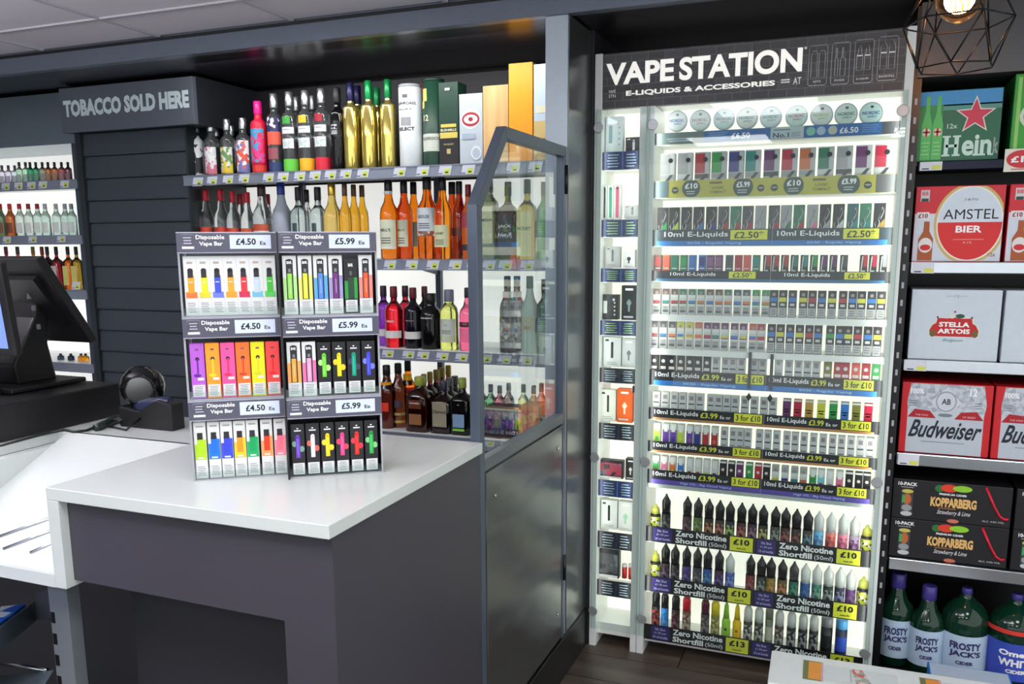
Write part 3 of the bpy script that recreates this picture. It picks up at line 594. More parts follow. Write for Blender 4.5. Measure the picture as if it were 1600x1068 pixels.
t = MB()
def TX(mb, s, px0, px1, pyt, pyb, y=YP, m=TEXTW, bold=.02, shear=0., res=2):
    """lettering spanning photo pixels px0..px1 with cap height pyt..pyb (measured at its left end) on the plane y"""
    a = at(px0, pyb, 1, y); b = at(px0, pyt, 1, y); x1 = at(px1, (pyt+pyb)/2, 1, y).x
    return mb.text(s, a.x, x1, a.z, b.z, y-.0004, m, bold, shear, res=res)
TX(t, 'VAPE', 947, 1053, 100, 134, yh, SIGNW, bold=.035, res=8); TX(t, 'STATION', 1061, 1253, 90, 126, yh, SIGNW, bold=.035, res=8)
TX(t, 'E-LIQUIDS & ACCESSORIES', 978, 1210, 142, 151, yh, SIGNW, bold=.03, res=4)
TX(t, 'VAPE', 951, 962, 141, 146, yh, bold=.01); TX(t, 'STN', 951, 962, 148, 153, yh, bold=.01); TX(t, 'AT', 1239, 1252, 121, 132, yh); TX(t, '=', 1220, 1234, 124, 130, yh)
t.disc(X(1259, 75, yh), Z(1259, 75, yh), .004, yh-.0004, TEXTW)
t.build('lettering', hd)
def outline(mb, pts, y, m, r=.0011): mb.tube([(x, y, z) for x, z in pts], r, m, 4, closed=True)
ICN = M((200, 200, 204), .5, var=0)
for k, (u0, v0, u1, v1) in enumerate(((1265, 72, 1294, 134), (1301, 67.6, 1329, 132), (1337, 63, 1366, 130), (1374, 58, 1405, 126))):
    x0, x1, z1, z0 = X(u0, v0, yh), X(u1, v0, yh), Z(u0, v0, yh), Z(u0, v1, yh); w, h = x1-x0, z1-z0; b = MB()
    q = lambda lst: [(x0+w*a, z0+h*c) for a, c in lst]
    outline(b, q([(.08, 0), (.92, 0), (1, .04), (1, .96), (.92, 1), (.08, 1), (0, .96), (0, .04)]), yh, ICN)
    for s_ in (0, .42):
        if k == 0: pl = [(.14+s_, .2), (.46+s_, .2), (.46+s_, .8), (.4+s_, .86), (.2+s_, .86), (.14+s_, .8)]
        elif k == 1: pl = [(.2+s_*.7, .2), (.36+s_, .2), (.36+s_, .6), (.3+s_*.8, .64), (.3+s_*.8, .88), (.24+s_*.8, .88), (.22+s_*.8, .64), (.2+s_*.7, .6)]
        elif k == 2: pl = [(.12+s_, .3), (.44+s_, .3), (.44+s_, .66), (.36+s_, .7), (.36+s_, .8), (.28+s_, .88), (.2+s_, .8), (.2+s_, .7), (.12+s_, .66)]
        else: pl = [(.12+s_, .26), (.44+s_, .26), (.44+s_, .78), (.28+s_, .92), (.12+s_, .78)]
        outline(b, q(pl), yh, ICN)
        if k > 1: b.rect(x0+w*(.14+s_), x0+w*(.42+s_), z0+h*.62, z0+h*.655, yh-.0006, TEXTW)
    b.text(('KITS', 'PODS', 'E-LIQUID', 'SHORTFILL')[k], x0+w*(.3-.07*k), x0+w*(.7+.07*k), z0+h*.07, z0+h*.12, yh-.0006, TEXTW, .01)
    b.build('icon_frame', hd)
# glass doors
for gx0, gx1 in ((-.838, -.664), (-.655, .128)):
    g = MB().box(gx0, gx1, 2.9035, 2.9055, .075, 1.953, GLASS); go = g.build('glass_door', vc)
    for x in ((gx0+.008,) if gx1 < 0 else (gx0+.012, gx1-.012)):
        for z in (1.893, .738, .145):
            MB().lathe([(0, .0165), (.003, .0175), (.005, .016)], M((176, 178, 182), .35, metal=.5), n=20).build('clip_disc', go, loc=(x, 2.902, z), rot=(PI/2, 0, 0))
    MB().box(gx0-.001, gx0+.0012, 2.9032, 2.9058, .075, 1.953, GLEDGE).box(gx1-.0012, gx1+.001, 2.9032, 2.9058, .075, 1.953, GLEDGE).build('polished_edge', go)
TEALK = P(46, 62, 70); STK = P(28, 30, 38); BLU = P(46, 120, 196); ORG = P(196, 136, 84); PUR = P(88, 74, 160); PURK = P(52, 40, 110)
XL, XM, XR = -.640, -.246, .113
def strip(name, z0, z1, base, shelf_z=None):
    b = MB().box(XL, XR, YP, YP+.003, z0, z1, base); s = b.build('price_strip', vc)
    sz = shelf_z if shelf_z is not None else z0+.004
    MB().box(-.640, .115, YP+.003, 3.085, sz-.006, sz, WHITE).build('shelf', vc)
    return s
def eliq(z0, z1, base, under, spec, uf=.3, txt2=None):
    s = strip('e', z0, z1, base); h = z1-z0; zu = z0+h*uf if under else z0; y = YP-.0004; b = MB()
    if under: b.rect(XL+.015, XR-.014, z0+.001, zu, y, under)
    for (x0, x1, A) in ((XL, XM, spec[0]), (XM, XR, spec[1])):
        w = x1-x0; H = z1-zu; zc = zu+H*.5; U = lambda f: x0+w*f
        b.text('10ml E-Liquids', U(A[0]), U(A[1]), zc-H*.26, zc+H*.32, y-.0002, TEXTW, .015)
        if len(A) == 4:
            b.rect(U(A[2]), U(A[3]), zc-H*.42, zc+H*.42, y, YEL); b.text('\u00a32.50*', U(A[2]+.03), U(A[3]-.03), zc-H*.3, zc+H*.3, y-.0002, TEXTK, .02)
        else:
            b.text('\u00a33.99', U(A[2]), U(A[3]), zc-H*.26, zc+H*.3, y-.0002, YEL, .02); b.text('Ea or', U(A[4]), U(A[5]), zc-H*.22, zc+H*.1, y-.0002, TEXTW, .01)
            b.rect(U(A[6]), U(A[7]), zc-H*.44, zc+H*.44, y, YEL); b.text('3 for \u00a310', U(A[6]+.015), U(A[7]-.015), zc-H*.28, zc+H*.3, y-.0002, TEXTK, .02)
        if under and txt2: b.text(txt2, U(.3), U(.75), z0+h*uf*.25, z0+h*uf*.8, y-.0002, M((190, 215, 240), .5, var=0), .005)
    b.rect(XM-.0007, XM+.0007, z0, z1, y-.0003, M((150, 160, 170), .5)); b.build('lettering', s)
# strip A: nicotine pouches
s = strip('a', 1.830, 1.867, P(70, 74, 78)); b = MB(); y = YP-.0004
b.rect(X(1025, 215), X(1100, 215), 1.831, 1.866, y, P(110, 130, 128)); b.rect(X(1100, 215), X(1204, 210), 1.831, 1.866, y, P(34, 104, 172)); b.rect(X(1204, 205), X(1256, 205), 1.8305, 1.8665, y, P(190, 206, 210)); b.rect(X(1257, 205), X(1378, 200), 1.831, 1.866, y, P(34, 104, 172))
b.text('No.1', X(1208, 205), X(1233, 205), 1.834, 1.849, y-.0003, P(30, 50, 90), .02); b.lines(X(1236, 205), X(1253, 205), 1.835, 1.85, y-.0003, P(110, 130, 150), 3); b.lines(X(1208, 205), X(1240, 205), 1.854, 1.862, y-.0003, P(90, 110, 140), 1)
for px, c in ((1267, (130, 196, 170)), (1283, (170, 196, 216)), (1301, (196, 200, 180))): b.disc(X(px, 205), 1.849, .0135, y-.0002, P(*c), 14)
b.text('\u00a36.50', X(1312, 205), X(1341, 205), 1.838, 1.856, y-.0003, TEXTW, .02); b.text('\u00a36.50', X(1143, 210), X(1172, 210), 1.838, 1.856, y-.0003, TEXTW, .02); b.lines(X(1346, 200), X(1375, 200), 1.836, 1.862, y-.0003, P(150, 190, 226), 4, .2); b.lines(X(1106, 210), X(1138, 210), 1.836, 1.862, y-.0003, P(150, 190, 226), 4, .2); b.lines(X(1040, 210), X(1090, 210), 1.836, 1.85, y-.0003, P(190, 210, 220), 2, .4)
b.build('lettering', s)
# strip B: pods
s = strip('b', 1.655, 1.711, P(188, 184, 66)); b = MB()
b.rect(XL, X(1045, 300), 1.656, 1.710, y, P(90, 112, 118)); b.rect(X(1369, 285), XR, 1.656, 1.710, y, P(96, 98, 100))
for px, r, tx, s2 in ((1080, .030, '\u00a310', 0), (1161, .032, '\u00a35.99', 0), (1240, .031, '\u00a310', 0), (1326, .033, '\u00a35.99', 0)):
    x = X(px, 290); zc = 1.684; n = 24
    b.add([(x+r*math.cos(2*PI*i/n), y-.0002, max(1.656, min(1.710, zc+r*math.sin(2*PI*i/n)))) for i in range(n)], [tuple(range(n))], P(56, 78, 74))
    b.text(tx, x-.021, x+.022, zc-.001, zc+.017, y-.0004, TEXTW, .03); b.lines(x-.017, x+.017, zc-.021, zc-.006, y-.0004, P(190, 200, 196), 2, .4)
for px in (1055, 1189, 1210, 1356): b.disc(X(px, 290), 1.679, .0115, y-.0002, P(52, 60, 56), 14); b.text('vype', X(px, 290)-.008, X(px, 290)+.008, 1.676, 1.682, y-.0004, TEXTW, 0)
for px in (1122, 1284):
    x = X(px, 290); b.rect(x-.028, x+.012, 1.697, 1.704, y-.0002, P(110, 100, 56)); b.text('LOGIC', x-.019, x+.019, 1.680, 1.689, y-.0004, P(110, 92, 40), .02); b.text('COMPACT', x-.027, x+.027, 1.666, 1.675, y-.0004, P(110, 92, 40), .02)
b.build('lettering', s)
eliq(1.495, 1.549, TEALK, BLU, ((.10, .64, .66, .96), (.04, .57, .60, .89)), .3, '50/50 - Regular Vaping')
eliq(1.376, 1.412, STK, P(44, 104, 150), ((.16, .55, .66, .88), (.12, .51, .63, .84)), .25)
SPG = ((.05, .44, .46, .61, .63, .72, .75, .985), (.03, .38, .40, .53, .55, .65, .68, .93))
eliq(1.013, 1.067, STK, BLU, SPG, .33, '50/50 - Regular Vaping')
eliq(.890, .932, STK, ORG, SPG, .18); eliq(.772, .811, STK, ORG, SPG, .18); eliq(.655, .707, STK, PUR, SPG, .33, 'High VG - Big Cloud Vaping')
MB().box(-.640, .115, 2.928, 2.95, .640, .653, P(176, 184, 184)).build('shelf_lip', vc)
def shortf(z0, z1, price):
    s = strip('s', z0, z1, P(22, 22, 28)); h = z1-z0; b = MB()
    for x0, x1, A in ((XL, XM-.012, (.07, .25, .28, .75, .78, .985)), (XM-.012, XR, (.02, .19, .22, .69, .72, .92))):
        w = x1-x0; U = lambda f: x0+w*f
        b.rect(U(A[0]), U(A[1]), z0+h*.06, z1-h*.06, y, PURK)
        for i, l in enumerate(('Nic Shot', '\u00a31.50 per', '10 ml bottle')): b.text(l, U(A[0]+.02+.01*(2-i)), U(A[1]-.02-.01*(2-i)), z1-h*(.32+.26*i), z1-h*(.16+.26*i), y-.0003, M((206, 204, 236), .5, var=0), .01)
        b.text('Zero Nicotine', U(A[2]), U(A[3]), z0+h*.54, z0+h*.92, y-.0003, TEXTW, .03)
        b.text('Shortfill', U(A[2]), U(A[2]+.29), z0+h*.10, z0+h*.46, y-.0003, TEXTW, .03); b.text('(50ml)', U(A[2]+.31), U(A[3]), z0+h*.06, z0+h*.40, y-.0003, TEXTW, 0)
        b.rect(U(A[4]), U(A[5]), z0+h*.06, z1-h*.05, y, YEL); b.text(price, U(A[4]+.03), U(A[5]-.03), z0+h*.44, z0+h*.82, y-.0003, TEXTK, .04); b.text('each', U(A[4]+.06), U(A[5]-.06), z0+h*.18, z0+h*.3, y-.0003, TEXTK, .02)
    b.rect(XM-.0125, XM-.0115, z0, z1, y-.0002, P(90, 90, 96)); b.build('lettering', s)
shortf(.437, .494, '\u00a310'); shortf(.245, .304, '\u00a310'); shortf(.057, .116, '\u00a313')
for zs_ in (1.258, 1.139):
    MB().box(-.640, .115, 2.93, 3.085, zs_-.008, zs_, WHITE).box(-.640, .115, 2.926, 2.93, zs_-.018, zs_+.003, WHITE).build('shelf', vc)
# product pushers / dark fallen clips seen between the rows
for px, pt, pb_ in ((1170, 550, 606), (1204, 553, 609)):
    a = at(px, pb_, 1, 2.918); c = at(px, pt, 1, 2.918); MB().box(a.x-.005, a.x+.005, 2.914, 2.922, a.z, c.z, P(44, 50, 60)).build('divider_clip', vc)
for px, pyy in ((1170, 620), (1203, 622), (990, 608)):
    a = at(px, pyy, 1, 2.918); MB().prism([(a.x-.009, a.z), (a.x, a.z-.014), (a.x+.009, a.z), (a.x, a.z+.016)], 1, 2.915, 2.921, P(50, 56, 54)).build('divider_clip', vc)

# ---- cartons
PAL = {'k': (30, 30, 34), 'g': (44, 120, 92), 'G': (44, 150, 70), 'b': (50, 116, 190), 'n': (44, 48, 130), 'p': (104, 44, 104), 'm': (140, 92, 140), 'r': (172, 44, 52), 'R': (186, 26, 62),
       'o': (206, 110, 56), 'y': (204, 204, 60), 'w': (206, 210, 208), 's': (160, 162, 164), 't': (40, 136, 132), 'T': (44, 92, 96), 'B': (108, 78, 66), 'P': (214, 120, 150), 'd': (76, 76, 82), 'O': (122, 122, 46), 'c': (216, 90, 80), 'l': (170, 200, 60), 'h': (120, 200, 214), 'v': (96, 60, 150), 'e': (190, 150, 60)}
CN = {'k': 'black', 'g': 'sea green', 'G': 'green', 'b': 'blue', 'n': 'navy', 'p': 'plum', 'm': 'mauve', 'r': 'red', 'R': 'crimson', 'o': 'orange', 'y': 'yellow', 'w': 'white', 's': 'grey', 't': 'teal', 'T': 'dark teal', 'B': 'brown', 'P': 'pink', 'd': 'dark grey', 'O': 'olive', 'c': 'coral', 'l': 'lime', 'h': 'light blue', 'v': 'violet', 'e': 'mustard'}
_cart = {}
def carton_mesh(style, a, c, w, h, d=.026):
    k = (style, a, c, round(w, 3), round(h, 3))
    if k in _cart: return _cart[k]
    A, C, Wt, Gy = P(*PAL[a]), P(*PAL[c]), P(214, 216, 214), P(168, 170, 172)
    body = MB().box(-w/2, w/2, 0, d, 0, h, A if style in 'CDGHJK' or a == 'k' else Wt); lb = MB(); y = -.0004; f = w*.92/2
    R_ = lambda u0, u1, v0, v1, m, yy=y: lb.rect(-f+2*f*u0, -f+2*f*u1, h*v0, h*v1, yy, m)
    if style == 'E':      # two-tone: colour top, band, pale warning panel
        R_(0, 1, .42 if a != 'k' else .36, 1, A)
        if a == 'k': R_(.02, .98, .58, .74, C, y-.0003); R_(.2, .8, .43, .52, P(200, 200, 200), y-.0003)
        else: R_(0, 1, .66, .78, Wt, y-.0003); R_(.05, .95, .46, .56, C, y-.0003); R_(0, 1, .56, .66, P(196, 200, 200), y-.0003); R_(.1, .9, .12, .17, P(60, 60, 60), y-.0003)
        R_(0, 1, .02, .36, Gy); lb.lines(-f*.8, f*.8, h*.08, h*.32, y-.0003, P(110, 110, 112), 3, .4)
        lb.disc(0, h*.85, f*.5, y-.0005, P(150, 140, 140), 8)
    elif style == 'C':    # big diagonal swirl
        R_(0, 1, .22, 1, A); R_(0, 1, .02, .2, Gy)
        lb.add([(-f, y-.0003, h*.3), (f, y-.0003, h*.3), (f, y-.0003, h*.62)], [(0, 1, 2)], C)
        lb.tube([(-f*.5, y-.0006, h*.36), (-f*.8, y-.0006, h*.5), (-f*.2, y-.0006, h*.62), (f*.1, y-.0006, h*.52), (-f*.2, y-.0006, h*.4)], .0014, Wt, 4, closed=True)
        lb.tube([(-f*.1, y-.0006, h*.62), (f*.5, y-.0006, h*.9), (f*.8, y-.0006, h*.8), (f*.2, y-.0006, h*.6)], .0014, Wt, 4, closed=True)
    elif style == 'L':    # black with an L stroke
        R_(.45, 1, .55, 1, C); lb.add([(-f*.5, y-.0004, h*.95), (-f*.15, y-.0004, h*.95), (-f*.45, y-.0004, h*.42), (f*.5, y-.0004, h*.42), (f*.5, y-.0004, h*.36), (-f*.75, y-.0004, h*.36)], [(0, 1, 2, 5), (5, 2, 3, 4)], Wt)
    elif style == 'D':
        R_(.08, .92, .55, .92, C); R_(.08, .92, .12, .4, C); R_(.1, .9, .44, .48, Wt)
    elif style == 'H':    # plain saturated
        R_(.06, .94, .14, .9, A); R_(0, 1, .0, .09, Wt); R_(.1, .9, .6, .64, C); R_(0, 1, .93, 1, Wt); R_(.2, .8, .5, .55, P(220, 220, 220))
    elif style == 'W':    # pale with rules and coloured foot
        R_(0, 1, 0, 1, P(196, 198, 200)); R_(0, 1, .04, .26, C, y-.0003); R_(.08, .92, .56, .61, P(70, 70, 74), y-.0003); R_(.2, .8, .74, .9, P(140, 132, 136), y-.0003); R_(.15, .85, .34, .38, P(120, 120, 124), y-.0003)
    elif style == 'G':    # arched white cap on colour
        R_(0, 1, .2, .9, A); lb.disc(0, h*.76, f*.55, y-.0003, Wt, 10); R_(0, 1, .02, .2, C, y-.0003); R_(.1, .9, .48, .58, P(230, 220, 220), y-.0005)
    elif style == 'J':    # dark with drop emblem
        R_(0, 1, .2, .92, A); lb.disc(0, h*.68, f*.5, y-.0003, P(220, 200, 200), 10); R_(0, 1, .04, .16, Wt, y-.0003); R_(.1, .9, .3, .42, C, y-.0003); R_(0, 1, .93, 1, Wt, y-.0003)
    else:                 # V bottle-photo pack
        R_(0, 1, .1, .78, A); R_(.2, .8, .7, .95, P(226, 226, 226), y-.0003); R_(.25, .75, .36, .5, C, y-.0004); R_(0, 1, 0, .08, Wt, y-.0003); R_(0, 1, .94, 1, Wt)
    _cart[k] = (body.mesh('carton'), lb.mesh('printed_front'))
    return _cart[k]
def row(rowname, style, pxs, cols, ztop, zbot, w=.0255, group=None, pyrow=None, yy=2.948, styles=None):
    for i, px in enumerate(pxs):
        a, c = cols[i][0], cols[i][1]; st = styles[i] if styles else style
        m1, m2 = carton_mesh(st, a, c, w, ztop-zbot)
        x = at(px, pyrow, 1, yy).x
        o = obj('eliquid_carton', m1, loc=(x, yy, zbot+.0005)); 
        lab = '%s and %s e-liquid carton, %s from the divider, %s' % (CN[a], CN[c], ORD[i], rowname)
        if a == c: lab = 'plain %s e-liquid carton, %s from the divider, %s' % (CN[a], ORD[i], rowname)
        tag(o, lab, 'carton', group or 'e-liquid cartons in the cabinet')
        obj('printed_front', m2, o)
zc = lambda px, py: at(px, py, 1, 2.948).z
row('swirl printed row', 'C', [1035, 1053, 1072, 1091, 1111, 1130, 1149, 1168, 1188, 1209, 1228, 1248, 1269, 1289, 1310, 1332, 1352, 1374], 'kG kl kd kb kn dr gr dr ss dr sg gr sP ks kw Tt gt ke'.split(), zc(1100, 323), 1.499, w=.034, pyrow=340)
row('row below the swirls', 'D', [1028, 1041, 1054, 1068, 1081.5, 1097, 1110, 1123, 1139, 1153.5, 1167, 1181.5, 1198, 1211, 1226, 1241, 1256.5, 1271.5, 1287, 1302, 1318.5, 1349.5, 1364, 1380], 'Br oc gg gG bb bn pm pm Td rr cc gt kr kr kr kg kt kG kp kp kd kr kR ks'.split(), zc(1100, 398.5), 1.380, w=.0235, pyrow=410, styles='D'*12+'L'*12)
row('upper strip-free row', 'E', [1026, 1040, 1054, 1067, 1081, 1095, 1109, 1123, 1137, 1152, 1166, 1181, 1196, 1209, 1223, 1238, 1255, 1269, 1284, 1300, 1317, 1332, 1346, 1362, 1377], 'Br Bt Br gr gb go Bb Bo go Tb do Gb Go kb ky kb ky kr kb ky kr kb ky kb ky'.split(), zc(1100, 452), 1.259, pyrow=470)
row('lower strip-free row', 'E', [1022, 1036, 1050, 1063, 1077, 1091, 1105, 1118, 1132, 1147, 1161, 1176, 1189, 1205, 1219, 1234, 1249, 1264, 1278, 1297, 1312, 1325, 1340, 1356, 1371], 'dr db do yb ye oo pr pt py pb py cb rr kb ky kb ky kr kb kG kb ky kr kb ky'.split(), zc(1100, 504), 1.140, pyrow=525)
row('blue-edged row', 'G', [1022, 1036, 1049, 1063, 1077, 1090, 1104, 1118, 1133, 1144.5, 1158, 1178, 1191, 1216, 1232, 1247, 1261, 1275, 1293, 1309, 1321, 1337, 1353, 1369], 'kR kR kR kR kR kR kR ss sk sk sT wd wn ws st sd sP ws Os rn rs cs rs Gs'.split(), zc(1040, 553), 1.018, pyrow=580, styles='GGGGGGGWWWWWWEWWWWGGGGGG')
row('upper orange-edged row', 'W', [1025, 1039, 1053, 1066, 1080, 1093, 1110, 1122, 1135, 1148, 1163, 1178, 1193, 1207, 1229, 1246, 1264, 1283, 1302, 1320, 1338, 1357], 'ws ws wT wg wg ws wt wo wo wT wt ws wd ww pp RR ee yO GG bb OO Rr'.split(), zc(1030, 612), .895, pyrow=640, styles='W'*14+'H'*8)
row('lower orange-edged row', 'V', [1026, 1040, 1051.5, 1063, 1077, 1089, 1102, 1116, 1131, 1145, 1156, 1168, 1186, 1199, 1213, 1229, 1242, 1256, 1271, 1286, 1301, 1315, 1330, 1345, 1360], 'lG vv vn ly vm nn rr rc wn wT wT wt wB wR wR wy wP dp dO dO dT dd dn dn dn'.split(), zc(1030, 661), .776, pyrow=690, w=.0235, styles='V'*8+'W'*17)
row('purple-edged row', 'J', [1024, 1037, 1050, 1063, 1077, 1090, 1103, 1116, 1129, 1142, 1155, 1170, 1184, 1197, 1211, 1226, 1241, 1255, 1270, 1283, 1297, 1312, 1327, 1342, 1355], 'Gr Pw oy bw wr wr wy wk kB kB pm Gk rk kG sy sn st so Gs hR wP PR kB kR kR'.split(), zc(1030, 712), .660, pyrow=745, w=.0235, styles='VVVVVVVVJJJJJJEEEEVVVVJJJ')
# pods
for i, (px, c, w) in enumerate(((1043, 'ss', 'grey'), (1070, 'sw', 'pale grey'), (1097, 'rB', 'red and brown'), (1123, 'Gs', 'green and grey'), (1150, 'ns', 'navy and grey'), (1176, 'ts', 'teal'), (1205, 'pd', 'purple red'), (1233, 'Rs', 'crimson'), (1261, 'os', 'pale orange'), (1290, 'gw', 'green and white'), (1319, 'sd', 'mid grey'), (1349, 'pw', 'plum and white'), (1379, 'Rw', 'red and white'))):
    h = zc(1200, 233)-1.660; x = at(px, 258, 1, 2.948).x; w2 = .048
    A, C = P(*PAL[c[0]]), P(*PAL[c[1]])
    o = MB().box(-w2/2, w2/2, 0, .03, 0, h, P(186, 190, 192)).build('pod_box', loc=(x, 2.948, 1.6605)); tag(o, w+' square pod box, '+ORD[i]+' from the divider post on the second shelf', 'box', 'pod boxes on the second shelf')
    b = MB().rect(-w2/2+.001, w2*.2, h*.52, h*.97, -.0004, A).rect(-w2/2+.001, w2/2-.001, h*.4, h*.5, -.0004, C).rect(-w2/2+.001, w2/2-.001, h*.05, h*.22, -.0004, P(150, 150, 156))
    b.disc(w2*.22, h*.83, .008, -.0008, P(28, 28, 32), 12); b.add([(-w2*.4, -.0008, h*.26), (-w2*.1, -.0008, h*.26), (w2*.42, -.0008, h*.5), (w2*.2, -.0008, h*.5)], [(0, 1, 2, 3)], P(60, 60, 66)); b.build('printed_front', o)
# pouch tins
for i, (px, py, c, w) in enumerate(((1059, 190, (56, 110, 170), 'pale blue'), (1095, 189, (170, 120, 120), 'pinkish'), (1132, 187, (150, 150, 120), 'beige'), (1168, 185.5, (40, 130, 130), 'teal lettered'), (1205, 184, (40, 140, 120), 'sea green lettered'), (1245, 182.5, (150, 70, 70), 'brown lettered'), (1284, 181, (150, 190, 60), 'lime lettered'), (1322, 179.5, (50, 120, 110), 'dark green lettered'), (1361, 178, (50, 110, 170), 'blue lettered'))):
    p = at(px, py, 1, 2.955); r = .0345
    o = MB().lathe([(0, r*.97), (.003, r), (.014, r), (.017, r*.97)], M((176, 194, 196), .4), n=28).build('pouch_tin', loc=(p.x, 2.955, p.z), rot=(PI/2, 0, 0)); tag(o, w+' round nicotine pouch tin standing on edge, '+ORD[i]+' along the highest shelf', 'tin', 'round tins on the highest shelf')
    b = MB(); y_ = 0
    b.add([(r*.88*math.cos(2*PI*k/24), r*.88*math.sin(2*PI*k/24), .0175) for k in range(24)], [tuple(range(24))], M((222-10*(i % 3), 234, 230-8*(i % 2)), .4))
    b.text('NORDIC', -r*.72, r*.72, -.004, .006, 0, P(*c), .03, fn=lambda x, z: (x, z, .0181)); b.text('SPIRIT', -r*.3, r*.5, -.013, -.007, 0, P(*c), .01, fn=lambda x, z: (x, z, .0181))
    b.add([(.005*math.cos(2*PI*k/10)+.002, .019+.004*math.sin(2*PI*k/10), .0181) for k in range(10)], [tuple(range(10))], P(40, 50, 70)); b.build('printed_lid', o)

# ---- shortfill bottles
def shortfill(i, px, pt, row_, capc, lc, lc2, zb, style='point', w=.0165, fill=None):
    p = at(px, pt, 1, 2.955); h = p.z-zb; x = at(px, pt+45, 1, 2.955).x
    nm = {'point': 'pointed', 'round': 'round shouldered', 'slim': 'slim all-over coloured', 'drop': 'stubby yellow topped', 'jar': 'wide straight'}[style]
    t = thing('shortfill_bottle', '%s e-liquid bottle, %s from the divider, %s' % (nm, ORD[i], row_), 'bottle', (x, 2.957+w, zb), 0, 'shortfill bottles in the cabinet')
    cap = M(capc, .25) if max(capc) < 180 or style in ('slim',) else M((232, 236, 234), .3, trans=.25)
    if max(capc) >= 180 and max(capc)-min(capc) > 60: cap = M(capc, .3)
    if style == 'drop':
        w *= 1.2; MB().lathe([(0, w*.95), (.002, w), (h*.66, w), (h*.72, w*.85)], P(30, 32, 26), n=12).build('body', t); MB().lathe([(h*.72, w*.82), (h*.88, w*.72), (h*.92, w*.4), (h, w*.2)], P(200, 200, 90), n=10).build('cap', t)
        MB().lathe([(h*.3, w*1.02), (h*.64, w*1.02)], SP((40, 44, 30), (200, 204, 70), (230, 230, 200), 160), n=8, a0=-PI, a1=0).build('label', t); return
    if style == 'jar':
        MB().lathe([(0, w*.96), (.002, w), (h*.8, w)], P(*lc), n=16).build('body', t); MB().lathe([(h*.8, w*1.01), (h*.98, w*1.01), (h, w*.95)], M(capc, .3), n=16).build('cap', t)
        MB().lathe([(h*.3, w*1.02), (h*.62, w*1.02)], P(*lc2), n=8, a0=-PI*.85, a1=-PI*.15).build('label', t); return
    if style == 'slim':
        MB().lathe([(0, w*.96), (.002, w), (h*.56, w), (h*.64, w*.72)], P(*lc), n=14).build('body', t); MB().lathe([(h*.64, w*.72), (h*.92, w*.5), (h, w*.22)], M(capc, .35), n=12).build('cap', t)
        MB().disc(0, h*.4, w*.35, -w*1.05, P(*lc2), 10).build('label', t); return
    cf = .56 if style == 'point' else .66
    MB().lathe([(0, w*.95), (.002, w), (h*cf, w)], P(*lc), n=16).build('body', t)
    if style == 'point': MB().lathe([(h*cf, w*.92), (h*.80, w*1.0), (h*.84, w*.96), (h*.965, w*.26), (h, w*.18)], cap, n=12).build('cap', t)
    else: MB().lathe([(h*cf, w*.97), (h*.9, w*.97), (h*.97, w*.75), (h, w*.5)], cap, n=14).build('cap', t)
    MB().lathe([(h*.1, w*1.02), (h*(cf-.08), w*1.02)], SP(lc, lc2, tuple(min(255, int(q*.5+70)) for q in lc2), 110), n=8, a0=-PI*.9, a1=-PI*.1).build('label', t)
BKc = (22, 22, 24); CLc = (226, 230, 228)
KR = [(1022, 789, (214, 214, 90), 0, 0, 'drop'), (1039, 773, BKc, (26, 26, 30), (60, 60, 66), 'point')]
KR += [(px, 777+(px-1072)*.115, BKc, lc, l2, 'point') for px, lc, l2 in ((1072, (44, 30, 34), (90, 40, 60)), (1089, (60, 90, 40), (110, 130, 50)), (1106, (34, 30, 24), (180, 110, 60)), (1123, (50, 30, 24), (190, 90, 60)), (1139, (30, 34, 60), (150, 190, 60)), (1157, (60, 30, 26), (180, 70, 60)), (1174, (50, 30, 50), (130, 80, 110)), (1191, (44, 40, 24), (180, 180, 90)), (1210, (60, 66, 60), (130, 140, 134)), (1226, (50, 34, 30), (150, 60, 60)), (1243, (36, 30, 26), (110, 40, 30)), (1261, (60, 50, 40), (60, 130, 150)))]
KR += [(1278, 800, CLc, (110, 180, 224), (60, 120, 190), 'point'), (1297, 802, CLc, (220, 120, 110), (206, 40, 40), 'point'), (1316, 804, CLc, (226, 140, 160), (210, 60, 100), 'point'), (1334, 808, CLc, (170, 150, 180), (120, 30, 110), 'point'), (1353, 822, (214, 214, 90), 0, 0, 'drop')]
for i, r_ in enumerate(KR): shortfill(i, r_[0], r_[1], 'highest bottle shelf', r_[2], r_[3], r_[4], .442, r_[5])
LR = [(1022, 862, (214, 214, 90), 0, 0, 'drop'), (1038, 850, BKc, (40, 24, 40), (80, 50, 90), 'point'), (1053, 853, BKc, (24, 24, 28), (70, 50, 70), 'point'), (1071, 855, BKc, (54, 44, 110), (70, 50, 130), 'point'), (1088, 857, BKc, (50, 52, 56), (90, 90, 100), 'point'), (1104, 859, BKc, (40, 70, 150), (60, 140, 180), 'point'), (1122, 861, BKc, (60, 30, 60), (80, 60, 150), 'point'), (1139, 866, CLc, (60, 80, 160), (130, 150, 220), 'point'),
      (1171, 869, BKc, (110, 40, 40), (150, 60, 60), 'point'), (1188, 871, BKc, (40, 44, 40), (120, 130, 120), 'point'), (1203, 873, BKc, (130, 110, 40), (200, 130, 50), 'point'), (1221, 876, BKc, (90, 80, 40), (206, 110, 50), 'point'), (1239, 879, BKc, (30, 90, 70), (60, 150, 110), 'point'), (1257, 882, CLc, (34, 80, 150), (50, 100, 180), 'point'), (1275, 884, CLc, (40, 110, 90), (120, 170, 160), 'point'), (1293, 886, CLc, (30, 50, 46), (150, 160, 160), 'point'), (1311, 888, CLc, (50, 50, 70), (140, 140, 190), 'point'), (1328, 892, CLc, (90, 50, 110), (110, 60, 120), 'point'), (1347, 903, (214, 214, 90), 0, 0, 'drop')]
